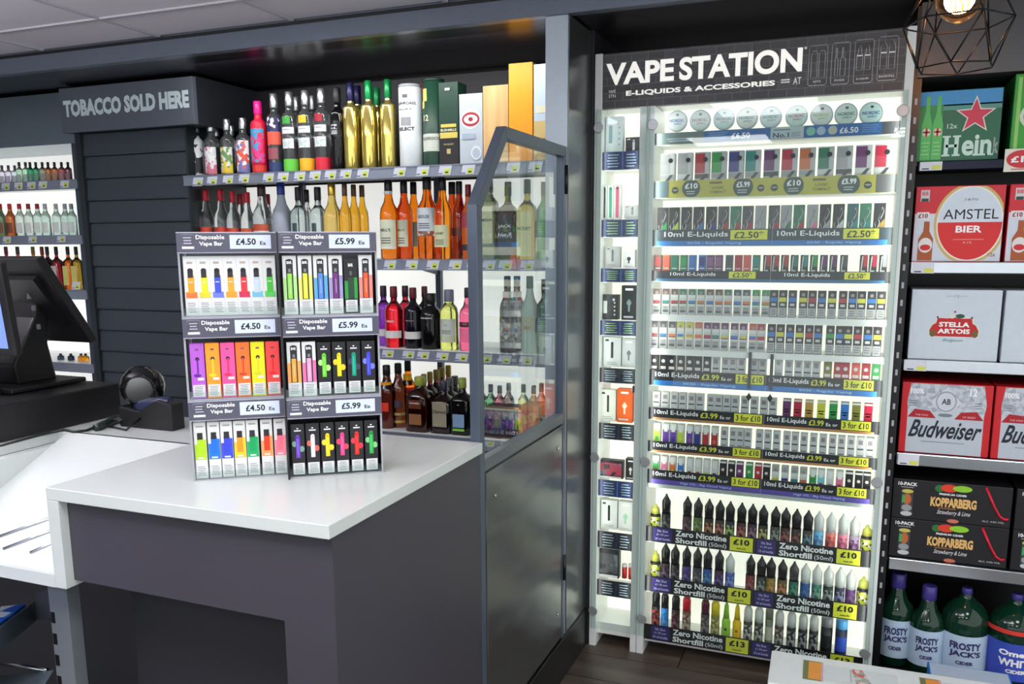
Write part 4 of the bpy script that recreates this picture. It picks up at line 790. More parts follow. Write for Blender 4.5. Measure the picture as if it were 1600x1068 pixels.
for i, r_ in enumerate(LR): shortfill(i, r_[0], r_[1], 'middle bottle shelf', r_[2], r_[3], r_[4], .250, r_[5])
MR = [(1023, 925, BKc, (40, 24, 24), (180, 40, 40), 'round', .0155), (1037, 928, BKc, (40, 120, 200), (60, 150, 220), 'round', .0145), (1054, 931, BKc, (44, 20, 24), (110, 40, 60), 'round', .0155), (1071, 933, (206, 20, 40), (110, 80, 66), (190, 170, 150), 'round', .0155), (1100, 938, (90, 20, 50), (66, 60, 64), (130, 120, 124), 'round', .0155), (1116, 940, (236, 214, 20), (130, 120, 60), (200, 196, 120), 'round', .0155), (1133, 943, (160, 210, 60), (150, 206, 60), (60, 90, 40), 'slim', .0155), (1150, 946, (244, 210, 20), (246, 200, 20), (180, 110, 30), 'slim', .0155), (1167, 949, CLc, (60, 60, 56), (200, 196, 186), 'round', .0155), (1184, 951, CLc, (60, 64, 60), (190, 190, 184), 'round', .0155), (1200, 954, (120, 126, 112), (110, 116, 100), (190, 190, 170), 'jar', .0135), (1216, 956, CLc, (80, 60, 56), (180, 176, 168), 'round', .0155), (1235, 958, CLc, (34, 34, 38), (170, 170, 174), 'round', .0155), (1253, 961, CLc, (34, 34, 38), (150, 150, 156), 'round', .0155), (1270, 963, CLc, (34, 34, 38), (150, 150, 156), 'round', .0155), (1290, 967, (150, 150, 154), (18, 18, 20), (26, 26, 30), 'jar', .0195), (1313, 970, (90, 170, 230), (24, 34, 70), (50, 80, 190), 'jar', .0195)]
for i, r_ in enumerate(MR): shortfill(i, r_[0], r_[1], 'lowest bottle shelf', r_[2], r_[3], r_[4], .062, r_[5], r_[6])

# ---- narrow accessories column
NST = P(34, 46, 86); NSK = P(26, 28, 38)
for i, (z0, z1) in enumerate(((1.754, 1.814), (1.527, 1.586), (1.371, 1.418), (1.183, 1.235), (1.012, 1.065), (.804, .863), (.589, .65), (.389, .453), (.202, .263))):
    nb = NST if i in (0, 1, 2, 3, 6) else NSK
    s = MB().box(-.824, -.692, YP, YP+.003, z0, z1, nb).build('price_strip', vc); MB().box(-.822, -.690, YP+.003, 3.085, z0-.002, z0+.004, WHITE).build('shelf', vc)
    b = MB(); tc = P(150, 170, 180)
    for x0, x1 in ((-.805, -.760), (-.738, -.702)):
        b.lines(x0, x1, z0+.006, z1-.006, YP-.0004, P(150, 190, 120) if i in (1, 2, 3) else tc, 5, .3)
    b.rect(-.752, -.748, z0+.002, z1-.002, YP-.0004, P(70, 100, 170) if i in (0, 1, 2, 3, 6) else NST); b.build('lettering', s)
def acc(label, px0, px1, pyt, z0, c, c2, motif='dev', name='device_box'):
    a = at(px0, pyt, 1, 2.95); x0 = at(px0, pyt+25, 1, 2.95).x; x1 = at(px1, pyt+25, 1, 2.95).x; h = a.z-z0; w = x1-x0
    o = MB().box(-w/2, w/2, 0, .03, 0, h, P(*c)).build(name, loc=((x0+x1)/2, 2.95, z0+.0005), bevel=.0008); tag(o, label, 'box', 'vape device boxes in the narrow column')
    b = MB(); C2 = P(*c2)
    if motif == 'dev': b.rect(-w*.07, w*.07, h*.3, h*.8, -.0006, C2); b.disc(0, h*.8, w*.07, -.0006, C2, 10); b.lines(-w*.35, w*.35, h*.06, h*.18, -.0006, P(140, 140, 146), 2, .3); b.rect(-w*.4, -w*.2, h*.86, h*.92, -.0006, C2)
    elif motif == 'stripe': b.rect(-w*.2, w*.25, h*.04, h*.9, -.0006, C2); b.disc(w*.03, h*.9, w*.2, -.0006, C2, 10)
    elif motif == 'ic': b.disc(w*.25, h*.8, w*.07, -.0006, C2, 8); [b.disc(w*.3, h*(.2+.16*k), w*.05, -.0006, C2, 8) for k in range(4)]; b.rect(-w*.3, -w*.1, h*.25, h*.75, -.0006, C2)
    elif motif == 'hang': b.rect(-w*.25, w*.25, h*.86, h*.92, -.0006, P(236, 238, 238)); b.disc(0, h*.5, w*.16, -.0006, C2, 12); b.rect(-w*.06, w*.06, h*.25, h*.6, -.0008, C2); b.lines(-w*.4, w*.4, h*.04, h*.14, -.0006, P(190, 190, 196), 1, .5)
    elif motif == 'swirl': b.rect(-w*.45, w*.45, h*.15, h*.85, -.0006, SP(c, c2, (90, 96, 110), 50)); b.rect(-w*.45, w*.45, h*.0, h*.1, -.0008, P(210, 210, 214))
    b.build('printed_front', o)
acc('tall silver teal device box beside the highest strip', 946, 973, 183, 1.816, (176, 190, 192), (100, 130, 140), 'ic')
acc('small black battery box with a silver spot, highest shelf', 977, 1003, 215, 1.800, (40, 40, 46), (180, 184, 188), 'dev')
acc('slim pod box with a black pen, second shelf', 939, 948.5, 289, 1.588, (206, 212, 210), (44, 56, 60), 'stripe')
acc('slim pod box with a green pen, second shelf', 949, 958.5, 289, 1.588, (210, 216, 214), (50, 150, 116), 'stripe')
acc('slim pod box with a pink pen, second shelf', 959, 969.5, 288, 1.588, (214, 214, 216), (206, 90, 120), 'stripe')
acc('low grey pod box, second shelf', 975, 1001, 321, 1.588, (196, 200, 200), (150, 150, 156), 'dev')
acc('grey square coil box, third shelf', 946, 968, 385, 1.419, (176, 180, 180), (110, 110, 116), 'dev')
acc('white hang-tab coil box with a dark spot, third shelf', 973, 992, 390, 1.419, (220, 222, 222), (50, 50, 56), 'hang')
acc('black box with a column of white icons, fourth shelf', 937, 966, 460, 1.236, (28, 32, 34), (190, 196, 196), 'ic')
acc('tall black hang-tab device box, fourth shelf', 971, 995, 446, 1.236, (22, 28, 30), (120, 140, 136), 'hang')
acc('white box with a black pen device, fifth shelf', 943, 970, 526, 1.066, (200, 206, 206), (30, 30, 34), 'dev')
acc('pale hang-tab device box with a dark edge, fifth shelf', 972, 993, 529, 1.066, (190, 196, 198), (110, 116, 122), 'hang')
acc('white box with a dark pen device next to the orange one', 938, 962, 608, .864, (206, 210, 200), (40, 40, 40), 'dev')
acc('orange hang-tab device box', 964, 988, 607, .864, (226, 96, 30), (230, 214, 190), 'hang')
acc('wide black box with a red swirl, seventh shelf', 933, 973, 717, .651, (34, 26, 34), (150, 50, 70), 'swirl')
acc('small black coil box with pale marks, seventh shelf', 977, 993, 716, .651, (28, 28, 32), (200, 200, 204), 'hang')
acc('white box with a black flame device, eighth shelf', 939, 964, 780, .454, (206, 210, 206), (30, 34, 36), 'dev')
acc('white box with a pale green device, eighth shelf', 966, 989, 783, .454, (206, 210, 206), (150, 190, 160), 'hang')
acc('wide black box with a white foot, ninth shelf', 928, 967, 855, .264, (26, 28, 30), (60, 62, 66), 'swirl')
for k, px in enumerate((975, 985)):
    p = at(px, 882, 1, 2.96); t = thing('coil_tube', 'small red tube with a clear lid, %s of the pair on the ninth shelf' % ORD[k], 'tube', (p.x, 2.97, .2645), 0, 'red tubes in the narrow column')
    h = p.z-.2645; MB().lathe([(0, .010), (h*.8, .010)], P(186, 36, 34), n=12).build('body', t); MB().lathe([(h*.8, .0102), (h, .0095)], P(200, 204, 206), n=12).build('lid', t)

# ================================================================ counter-top vape bar displays
GREYF = M((150, 152, 158), .3); PANE = GLASS
def display(name_tail, corner, ang, W, tiers, price, where, side=None):
    D, T = .105, .1767
    t = thing('vape_bar_stand', 'three tier clear stand of vape bars priced '+name_tail, 'display stand', (corner[0], corner[1], 1.0), ang, 'counter display stands')
    for x0, x1 in ((0, .003), (W-.003, W)):
        MB().box(x0, x1, 0, D, 0, 3*T, side or PANE).build('side_panel', t)
        MB().box(x0-.0005, x1+.0005, -.001, .003, 0, 3*T, GREYF).box(x0-.0005, x1+.0005, D-.002, D+.001, 0, 3*T, GREYF).build('edge', t)
    MB().box(0, W, D, D+.003, 0, 3*T, M((60, 62, 68), .4)).build('back_panel', t)
    for k, tier in enumerate(tiers):
        z0 = k*T
        MB().box(.003, W-.003, 0, D, z0, z0+.003, GREYF).build('tray', t)
        MB().box(.003, W-.003, .0005, .0015, z0+.003, z0+.020, PANE).build('front_lip', t)
        h = MB().box(0, W, -.008, -.006, z0+.1335, z0+T, P(76, 77, 92)).box(0, W, -.006, .0, z0+.1725, z0+T, GREYF).build('price_header', t)
        b = MB(); y = -.0084; za, zb = z0+.1335, z0+T; H = zb-za
        b.rect(0, W, zb-.002, zb, y, P(170, 172, 186)); b.rect(0, W, za, za+.002, y, P(150, 150, 160))
        sx = W/.197; q = lambda f: f*W
        outline(b, [(q(.05), za+H*.22), (q(.17), za+H*.22), (q(.17), zb-H*.12), (q(.05), zb-H*.12)], y, P(206, 206, 214), .0006)
        b.rect(q(.05), q(.17), za+H*.2, za+H*.32, y-.0002, P(226, 226, 232)); b.lines(q(.065), q(.155), za+H*.4, za+H*.8, y-.0002, P(190, 190, 200), 3, .35)
        b.text('Disposable', q(.19), q(.47), za+H*.60, za+H*.86, y-.0003, TEXTW, .02); b.text('Vape Bar', q(.22), q(.45), za+H*.30, za+H*.55, y-.0003, TEXTW, .02)
        b.rect(q(.52), q(.93), za+H*.2, zb-H*.14, y-.0002, P(206, 216, 232)); b.text(price, q(.58), q(.78), za+H*.38, za+H*.70, y-.0004, TEXTK, .03); b.text('Ea', q(.82), q(.88), za+H*.38, za+H*.56, y-.0004, TEXTK, .02)
        b.build('lettering', h)
        n = len(tier); w = .0265 if n == 7 or (k, price[1]) == (2, '4') else .0285
        w = min(w, (W-.012)/n-.0006)
        xs_ = [.008+(W-.016)*(i+.5)/n for i in range(n)]
        if k == 0 and n == 7: xs_ = [.018, .046, .0725, .0995, .126, .156, .184]; w = .0248
        for i, (st, c1, c2, cn) in enumerate(tier):
            bh = .124 if (st in 'ack') else .116
            if k == 1 and st != 'b': bh = .118
            lx = xs_[i]; ly = .006
            wx = corner[0]+math.cos(ang)*lx-math.sin(ang)*ly; wy = corner[1]+math.sin(ang)*lx+math.cos(ang)*ly
            cart = {'a': P(222, 224, 222), 'k': P(222, 224, 224), 'c': P(222, 222, 220), 'b': P(24, 24, 28), 'f': P(*c1), 'x': P(22, 24, 26)}[st]
            o = MB().box(-w/2, w/2, 0, .018, 0, bh, cart).build('vape_bar_box', loc=(wx, wy, 1.0035+z0), rot=(0, 0, ang), bevel=.0006)
            tag(o, '%s vape bar box, %s along, %s tier of the %s stand' % (cn, ORD[i], ('bottom', 'middle', 'top')[k], where), 'box', 'vape bar boxes in the '+where+' stand')
            u = w/2; y = -.0007; C1, C2 = P(*c1), P(*c2); b = MB(); KK = P(34, 34, 38)
            if st == 'a':
                b.rect(-u*.8, u*.85, bh*.30, bh*.40, y, C2); b.rect(-u*.45, u*.5, bh*.38, bh*.68, y-.0002, C1)
                b.rect(-u*.4, u*.4, bh*.64, bh*.77, y-.0003, KK); b.disc(u*0, bh*.77, u*.4, y-.0003, KK, 14, .7); b.rect(-u*.3, u*.3, bh*.56, bh*.575, y-.0005, P(230, 230, 230)); b.lines(-u*.5, u*.5, bh*.86, bh*.92, y, P(170, 160, 150), 1, .6)
                b.add([(u*.5, y-.0001, bh*.4), (u*.95, y-.0001, bh*.3), (u*.5, y-.0001, bh*.3)], [(0, 1, 2)], C2)
            elif st == 'k':
                b.rect(-u*.5, u*.5, bh*.26, bh*.93, y, KK); b.disc(0, bh*.91, u*.5, y, KK, 14, .6); b.text('BAR', -u*.36, u*.36, bh*.86, bh*.91, y-.0003, TEXTW, .03); b.rect(-u*.18, u*.18, bh*.72, bh*.78, y-.0002, P(120, 120, 124))
                b.rect(-u*.34, u*.3, bh*.27, bh*.70, y-.0003, C1); b.rect(-u*.98, -u*.5, bh*.26, bh*.62, y-.0002, C2); b.rect(u*.5, u*.98, bh*.26, bh*.66, y-.0002, C2); b.rect(-u*.03, u*.03, bh*.36, bh*.6, y-.0005, P(210, 210, 220))
            elif st == 'x':
                b.text('BAR', -u*.36, u*.36, bh*.86, bh*.92, y-.0003, TEXTW, .03); b.rect(-u*.18, u*.18, bh*.70, bh*.78, y-.0002, P(90, 90, 94)); b.rect(-u*.95, -u*.45, bh*.27, bh*.6, y-.0002, C2); b.rect(u*.45, u*.95, bh*.27, bh*.66, y-.0002, C2); b.rect(-u*.4, u*.4, bh*.27, bh*.66, y-.0003, C1)
            elif st == 'c':
                b.rect(-u*.95, u*.95, bh*.34, bh*.70, y, C2); b.rect(-u*.52, u*.5, bh*.44, bh*.74, y-.0002, C1); b.rect(-u*.46, u*.44, bh*.70, bh*.82, y-.0004, KK); b.rect(-u*.6, u*.6, bh*.92, bh*.945, y, P(150, 150, 152)); b.rect(-u*.5, u*.5, bh*.36, bh*.385, y-.0003, P(232, 232, 232))
                b.rect(-u*.95, -u*.5, bh*.62, bh*.71, y-.0003, cart)
            elif st == 'f':
                b.rect(-u*.9, u*.9, bh*.32, bh*.95, y, C1); b.add([(-u*.9, y-.0001, bh*.5), (u*.9, y-.0001, bh*.8), (u*.9, y-.0001, bh*.95), (-u*.9, y-.0001, bh*.66)], [(0, 1, 2, 3)], C1)
                b.disc(0, bh*.72, u*.3, y-.0002, P(40, 26, 40), 14); b.rect(-u*.12, u*.12, bh*.46, bh*.72, y-.0003, C2); b.disc(-u*.1, bh*.42, u*.55, y-.0002, C2, 12, .5); b.rect(-u*.1, u*.8, bh*.33, bh*.38, y-.0004, P(214, 214, 206)); b.lines(-u*.3, u*.3, bh*.86, bh*.92, y-.0004, P(110, 70, 90), 1, .5)
            else:
                b.rect(-u*.32, u*.3, bh*.35, bh*.76, y-.0002, C1); b.disc(0, bh*.76, u*.3, y-.0002, C1, 12); b.disc(-u*.55, bh*.62, u*.36, y-.0001, C2, 10, 1.3); b.disc(u*.55, bh*.52, u*.4, y-.0001, C2, 10, 1.2); b.rect(-u*.5, u*.5, bh*.86, bh*.885, y-.0003, P(220, 220, 224)); b.disc(0, bh*.915, u*.14, y-.0003, TEXTW, 8, .7)
                b.rect(-u*.1, u*.02, bh*.4, bh*.72, y-.0004, P(*[min(255, q_+40) for q_ in c1]))
            b.build('printed_front', o)
            lb = MB().rect(-u*.86, u*.86, bh*.03, bh*.25, y-.0002, P(216, 218, 218)); lb.lines(-u*.7, u*.7, bh*.05, bh*.23, y-.0004, P(120, 122, 126), 6, .35); lb.build('warning_label', o)
ang = math.radians(35.7)
a_ = lambda c1, c2, n: ('a', c1, c2, n)
T1 = [a_((240, 150, 30), (246, 110, 50), 'orange'), a_((214, 214, 10), (206, 196, 50), 'yellow-green'), a_((54, 74, 190), (110, 120, 220), 'blue'), a_((240, 160, 40), (240, 150, 40), 'amber'), a_((214, 44, 56), (200, 40, 80), 'red'), a_((190, 206, 220), (110, 180, 206), 'pale blue'), a_((60, 180, 50), (80, 190, 90), 'green')]
T2 = [('f', c, d, n) for c, d, n in (((176, 90, 200), (90, 30, 140), 'purple'), ((246, 150, 40), (236, 200, 30), 'orange and yellow'), ((240, 80, 150), (230, 30, 90), 'hot pink'), ((244, 110, 40), (200, 60, 30), 'deep orange'), ((222, 214, 20), (200, 200, 40), 'yellow'), ((232, 66, 66), (220, 20, 30), 'red'))]
T3 = [('c', c, d, n) for c, d, n in (((160, 200, 20), (160, 200, 30), 'lime'), ((20, 100, 200), (20, 110, 200), 'bright blue'), ((50, 60, 190), (50, 70, 196), 'royal blue'), ((240, 140, 20), (246, 190, 30), 'amber'), ((0, 150, 80), (10, 160, 90), 'green'), ((230, 50, 20), (246, 150, 80), 'red on orange'), ((244, 110, 130), (244, 130, 150), 'pink'))]
display('four pounds fifty, beside the scanner', (-1.297, 1.397), ang, .201, [T3, T2, T1], '\u00a34.50', 'cheaper')
U1 = [('k', (140, 210, 80), (170, 220, 140), 'light green'), ('k', (220, 224, 50), (230, 230, 110), 'bright yellow'), ('k', (80, 130, 230), (80, 160, 210), 'sky blue'), ('k', (110, 40, 120), (150, 140, 190), 'dark purple'), ('x', (30, 60, 40), (40, 140, 60), 'all black and green'), ('k', (244, 84, 30), (240, 130, 120), 'orange red')]
U2 = [('k', (220, 160, 50), (246, 160, 80), 'golden orange'), ('k', (236, 160, 200), (220, 110, 160), 'candy pink'), ('b', (100, 200, 50), (170, 220, 130), 'black and green'), ('b', (230, 214, 0), (240, 200, 40), 'black and yellow'), ('b', (0, 150, 120), (60, 60, 80), 'black and teal'), ('b', (60, 64, 200), (110, 120, 220), 'black and blue')]
U3 = [('b', (100, 60, 180), (110, 150, 130), 'black and violet'), ('b', (226, 216, 232), (210, 90, 80), 'black and white'), ('b', (240, 204, 10), (244, 200, 60), 'black and golden'), ('b', (226, 60, 130), (220, 60, 80), 'black and pink'), ('b', (230, 30, 20), (220, 40, 70), 'black and red'), ('b', (40, 160, 70), (120, 190, 120), 'black and leaf green')]
display('five pounds ninety-nine, nearer the metal door', (-1.1175, 1.487), ang, .206, [U3, U2, U1], '\u00a35.99', 'dearer', M((22, 22, 26), .3))
MB().box(0, .004, -.009, .004, 0, .53, M((22, 22, 26), .3)).build('edge', bpy.data.objects['vape_bar_stand.001'])

# ================================================================ till
BK = M((20, 20, 22), .42, var=.03); BKG = M((16, 16, 18), .18)
o = MB().box(-2.48, -2.03, 1.50, 1.91, 1.002, 1.098, BK).build('cash_drawer', bevel=.004); tag(o, 'long black cash drawer on the white counter under the till', 'cash drawer')
MB().box(-2.40, -2.11, 1.4985, 1.5, 1.02, 1.085, M((28, 28, 30), .4)).build('drawer_front', o)
tm = thing('till', 'black touch screen till leaning back on a curved foot on the cash drawer', 'till', (-2.29, 1.80, 1.1))
MB().prism([(-.05, .378), (-.075, .368), (.085, .118), (.108, .130)], 0, -.19, .19, BK).build('monitor', tm, bevel=.003)
MB().prism([(-.035, .33), (-.06, .31), (.04, .17), (.06, .19)], 0, -.15, .15, BLACK).build('monitor_back_cover', tm)
MB().prism([(-.09, .012), (-.10, .07), (-.02, .2), (.0, .28), (.03, .24), (.02, .12), (.04, .012)], 0, -.06, .09, BK).build('stand', tm, bevel=.006)
MB().box(-.17, .15, -.16, .09, 0, .014, BK).build('foot', tm, bevel=.004)
for i, z in enumerate((.255, .22, .165)): MB().box(.0905, .092, -.035+.01*i, -.022+.01*i, z, z+.015, M((120, 120, 124), .3)).build('rivet', tm)
ts = thing('customer_screen', 'customer display with a pale blue picture and black bezel, in front of the till', 'screen', (-2.22, 1.60, 1.1))
MB().prism([(0, .115), (-.02, .36), (0, .362), (.02, .117)], 0, -.17, .165, BK).build('bezel', ts, bevel=.003)
MB().quad((-.15, -.0035, .135), (.142, -.0035, .135), (.142, -.0205, .345), (-.15, -.0205, .345), M((96, 116, 170), .2, emit=.9)).build('picture', ts)
MB().prism([(-.02, 0), (.03, 0), (.02, .13), (0, .13)], 0, -.05, .05, BK).build('stand', ts)
sn = thing('barcode_scanner', 'black glossy handheld barcode scanner resting in its cradle by the display stand', 'scanner', (-1.88, 1.85, 1.0))
MB().lathe([(0, .034), (.012, .04), (.05, .036), (.075, .040)], BK, n=20).build('neck', sn)
MB().lathe([(-.056, .022), (-.045, .042), (-.02, .058), (0, .062), (.02, .058), (.045, .042), (.058, .018), (.062, .004)], BKG, n=24).build('head', sn, loc=(0, .0, .105), rot=(.15, -.35, 0))
MB().lathe([(0, .040), (.006, .042), (.012, .034)], M((30, 34, 36), .1), n=24).build('scan_window', sn, loc=(.034, -.044, .103), rot=(PI/2-.25, 0, .6))
MB().prism([(-.02, .0), (.17, .0), (.17, .075), (.12, .085), (.055, .05), (.03, .052), (-.02, .06)], 1, -.075, -.025, BK).build('cradle', sn, bevel=.004)
MB().lathe([(0, .018), (.02, .022), (.09, .019), (.12, .012)], M((40, 44, 70), .25), n=14).build('handle', sn, loc=(.03, -.05, .055), rot=(0, PI/2-.2, 0))
MB().tube([(-.03, -.10, .004), (.045, -.115, .004), (.06, -.075, .03), (0, -.06, .03)], .0035, BKG, 6, closed=True).build('front_loop', sn)
cb = MB().tube([at(0, 696, 2, 1.004), at(60, 680, 2, 1.004), at(100, 671, 2, 1.004), at(115, 674, 2, 1.004), at(135, 672, 2, 1.004), at(155, 664, 2, 1.004), at(180, 655, 2, 1.004)], .0035, BK, 6).build('cable'); tag(cb, 'thin black cable lying along the drawer to the scanner', 'cable')
pg = MB().tube([at(150, 668, 2, 1.010), at(172, 658, 2, 1.012), at(196, 652, 2, 1.01)], .011, M((22, 34, 32), .25), 8).build('cable_plug'); tag(pg, 'dark plug joining the scanner cable at the cradle', 'plug')

# ================================================================ drinks chiller
dc = thing('drinks_chiller', 'open black drinks chiller with chrome edged shelves of boxed beer', 'chiller', (0, 0, 0))
MB().box(.150, 1.48, 3.36, 3.40, 0, 2.0, BLACK).build('back_panel', dc)
MB().box(.1415, .152, 2.96, 3.40, 0, 2.2, BLACK).build('side_wall', dc)
MB().box(.152, 1.48, 2.965, 3.40, 1.995, 2.21, M((84, 84, 88), .4, metal=.3)).build('header_panel', dc)
MB().box(.152, 1.48, 2.975, 3.40, .0, .06, BLACK).build('base', dc)
cu = MB().box(.1425, .166, 2.957, 2.975, 0, 1.99, BLACK).build('upright', dc)
for k in range(34):
    z = 1.36-k*.0555 if k < 20 else 1.36+(k-19)*.0555
    if z < 1.96: MB().box(.150, .157, 2.9562, 2.9572, z, z+.019, M((176, 172, 182), .4)).build('slot', cu)
for i, (z0, z1) in enumerate(((1.719, 1.748), (1.406, 1.443), (1.097, 1.134), (.786, .826), (.424, .466))):
    lm = CHROME if i else M((24, 28, 44), .12, metal=.6)
    s = MB().box(.166, 1.48, 2.982, 3.36, z1-.012, z1-.002, M((30, 30, 34), .4)).build('shelf', dc)
    MB().box(.172, 1.48, 2.972, 2.984, z0, z1, lm).build('shelf_lip', s, label='chrome lip' if i else None, bevel=.003)
    if i < 4:
        b = MB().box(.178, .240, 2.9695, 2.9715, z0+.001, z1-.002, P(216, 218, 228)).rect(.212, .237, z0+.004, z0+.016, 2.969, P(214, 218, 90)).rect(.184, .204, z0+.004, z0+.008, 2.969, P(70, 76, 100)); b.build('price_ticket', s)
def beer(name, label, x0, x1, z0, z1, mat, fn, y0=2.992, dep=.24, group='boxed drinks in the chiller'):
    w, h = x1-x0, z1-z0
    t = thing(name, label, 'box', (x0+w/2, y0, z0), 0, group)
    MB().box(-w/2, w/2, 0, dep, 0, h, mat).build('carton', t, bevel=.002)
    b = MB(); fn(b, w, h); b.build('printed_front', t); return t
RD = P(206, 32, 44)
def oval(b, cx, cz, rx, rz, y, m, a0=0, a1=360, n=28):
    pts = [(cx+rx*math.cos(math.radians(a0+(a1-a0)*i/n)), y, cz+rz*math.sin(math.radians(a0+(a1-a0)*i/n))) for i in range(n+(a1-a0 < 360))]
    b.add(pts, [tuple(range(len(pts)))], m)
def bottle2d(b, cx, z0, h, r, y, m):
    b.add([(cx-r, y, z0), (cx+r, y, z0), (cx+r, y, z0+h*.55), (cx+r*.4, y, z0+h*.75), (cx+r*.36, y, z0+h), (cx-r*.36, y, z0+h), (cx-r*.4, y, z0+h*.75), (cx-r, y, z0+h*.55)], [tuple(range(8))], m)
def f_hein(b, w, h):
    y = -.0012
    b.rect(-w/2+.002, w/2-.002, .002, h*.8, y, P(38, 104, 76)); b.rect(-w/2+.002, w/2-.002, h*.78, h-.002, y, P(70, 150, 206)); b.rect(-w/2+.002, w/2-.002, h*.72, h*.78, y-.0001, P(90, 150, 140)); b.rect(-w/2+.002, -w*.18, .002, h*.8, y-.0002, P(50, 140, 80))
    for cx in (-w*.36, -w*.23): bottle2d(b, cx, h*.03, h*.9, w*.06, y-.0004, P(96, 190, 100)); oval(b, cx, h*.42, w*.05, h*.06, y-.0006, P(220, 224, 206)); b.rect(cx-w*.012, cx+w*.012, h*.36, h*.48, y-.0008, RD); b.rect(cx-w*.045, cx+w*.045, h*.41, h*.435, y-.0008, RD); b.lines(cx-w*.05, cx+w*.05, h*.08, h*.3, y-.0007, P(170, 220, 160), 4, .2)
    for R, m, yy in ((.245, P(232, 224, 216), -.0008), (.205, P(216, 60, 84), -.0011)):
        pts = [(w*.2+w*R*(1 if k % 2 == 0 else .42)*math.cos(math.radians(90+36*k)), y+yy, h*.63+h*1.13*R*(1 if k % 2 == 0 else .42)*math.sin(math.radians(90+36*k))) for k in range(10)]
        b.add(pts, [tuple(range(10))], m)
    HT = P(206, 232, 220); b.rect(-w*.14, -w*.09, h*.08, h*.35, y-.0006, HT); b.rect(-w*.02, w*.03, h*.08, h*.35, y-.0006, HT); b.rect(-w*.12, w*.01, h*.195, h*.235, y-.0006, HT); [b.rect(xx-w*.022, xx+w*.072, zz, zz+h*.025, y-.0008, HT) for xx in (-w*.14, -w*.02) for zz in (h*.07, h*.335)]; b.text('ein', w*.07, w*.41, h*.07, h*.36, y-.0006, HT, .03, res=6); [b.rect(xx, xx+w*.085, h*.065, h*.09, y-.0008, HT) for xx in (w*.20, w*.285, w*.35)]; b.text('12x', -w*.12, w*.0, h*.46, h*.53, y-.0006, P(190, 220, 206), .02); b.text('k', w*.43, w*.49, h*.09, h*.31, y-.0006, P(150, 170, 160), .04)
beer('beer_box', 'green twelve bottle beer box with a red star on the highest chiller shelf', .158, .392, 1.7475, 1.957, P(30, 84, 62), f_hein)
def f_green(b, w, h):
    y = -.0012; b.rect(-w/2+.002, w/2-.002, .002, h-.002, y, P(56, 160, 50)); oval(b, 0, h*.5, w*.42, h*.24, y-.0003, P(216, 228, 206)); oval(b, 0, h*.5, w*.38, h*.2, y-.0005, P(60, 90, 60)); oval(b, 0, h*.7, w*.2, h*.1, y-.0004, P(150, 196, 90)); b.rect(-w*.46, -w*.42, h*.04, h*.96, y-.0003, P(150, 206, 110))
beer('beer_box', 'bright green beer box half out of view beside the red star box', .418, .66, 1.7475, 1.99, P(30, 110, 50), f_green, y0=2.985)
tk = thing('price_card', 'white square card with a red oval ten pound offer clipped to the shelf edge', 'sign', (at(1590, 250, 1, 2.965).x, 2.962, at(1590, 268, 1, 2.965).z))
MB().box(-.035, .06, 0, .002, 0, .066, P(232, 228, 214)).build('card', tk)
b = MB(); oval(b, .012, .036, .042, .026, -.0006, P(206, 40, 50)); b.text('\u00a310', -.018, .04, .026, .045, -.0010, TEXTW, .04); b.lines(-.02, .04, .004, .010, -.0006, P(190, 90, 80), 1, .5); b.build('lettering', tk)
def f_amst(b, w, h):
    y = -.0012
    b.rect(-w/2+.002, w/2-.002, .002, h-.002, y, P(214, 220, 232)); b.rect(-w/2+.002, w/2-.002, h*.64, h-.002, y-.0001, P(208, 36, 52))
    c = (w*.13, h*.50); rx, rz = w*.40, h*.53
    def cl(rx, rz, yy, m, zlo=0.004, zhi=None):
        zhi = zhi or h-.003; pts = []
        for i in range(48):
            a = 2*PI*i/48; pts.append((max(-w/2+.003, min(w/2-.003, c[0]+rx*math.cos(a))), yy, max(zlo, min(zhi, c[1]+rz*math.sin(a)))))
        b.add(pts, [tuple(range(48))], m)
    cl(rx, rz, y-.0003, P(206, 180, 110)); cl(rx*.93, rz*.93, y-.0004, P(240, 236, 226)); cl(rx*.89, rz*.89, y-.0006, P(214, 224, 236)); cl(rx*.89, rz*.89, y-.0008, P(216, 34, 36), zhi=h*.52)
    b.text('AMSTEL', -w*.17, w*.44, h*.56, h*.69, y-.001, TEXTK, 0, res=5); b.text('BIER', -w*.02, w*.27, h*.385, h*.475, y-.001, TEXTW, .03); b.text('1870', w*.06, w*.2, h*.80, h*.83, y-.001, P(90, 96, 110)); b.text('4.1%', w*.07, w*.17, h*.24, h*.27, y-.001, P(236, 190, 180)); b.lines(-w*.05, w*.3, h*.28, h*.31, y-.001, P(236, 150, 140), 1, .3); b.text('12x', w*.36, w*.44, h*.07, h*.12, y-.001, P(150, 80, 90), .01)
    bottle2d(b, -w*.35, .004, h*.52, w*.085, y-.0005, P(170, 84, 36)); b.rect(-w*.38, -w*.31, h*.4, h*.52, y-.0003, P(200, 200, 206)); oval(b, -w*.35, h*.22, w*.08, h*.1, y-.0008, P(228, 226, 222)); oval(b, -w*.35, h*.19, w*.06, h*.04, y-.001, RD)
    b.rect(-w*.47, -w*.33, h*.56, h*.66, y-.0009, P(240, 226, 226)); b.text('\u00a310', -w*.455, -w*.345, h*.58, h*.64, y-.0011, P(110, 30, 60), .03); b.rect(-w*.44, -w*.34, h*.80, h*.95, y-.0003, P(206, 206, 210)); b.rect(-w*.43, -w*.35, h*.8, h*.84, y-.0005, P(40, 70, 60)); b.text('BIB', -w*.425, -w*.355, h*.88, h*.93, y-.0005, RD, .02)
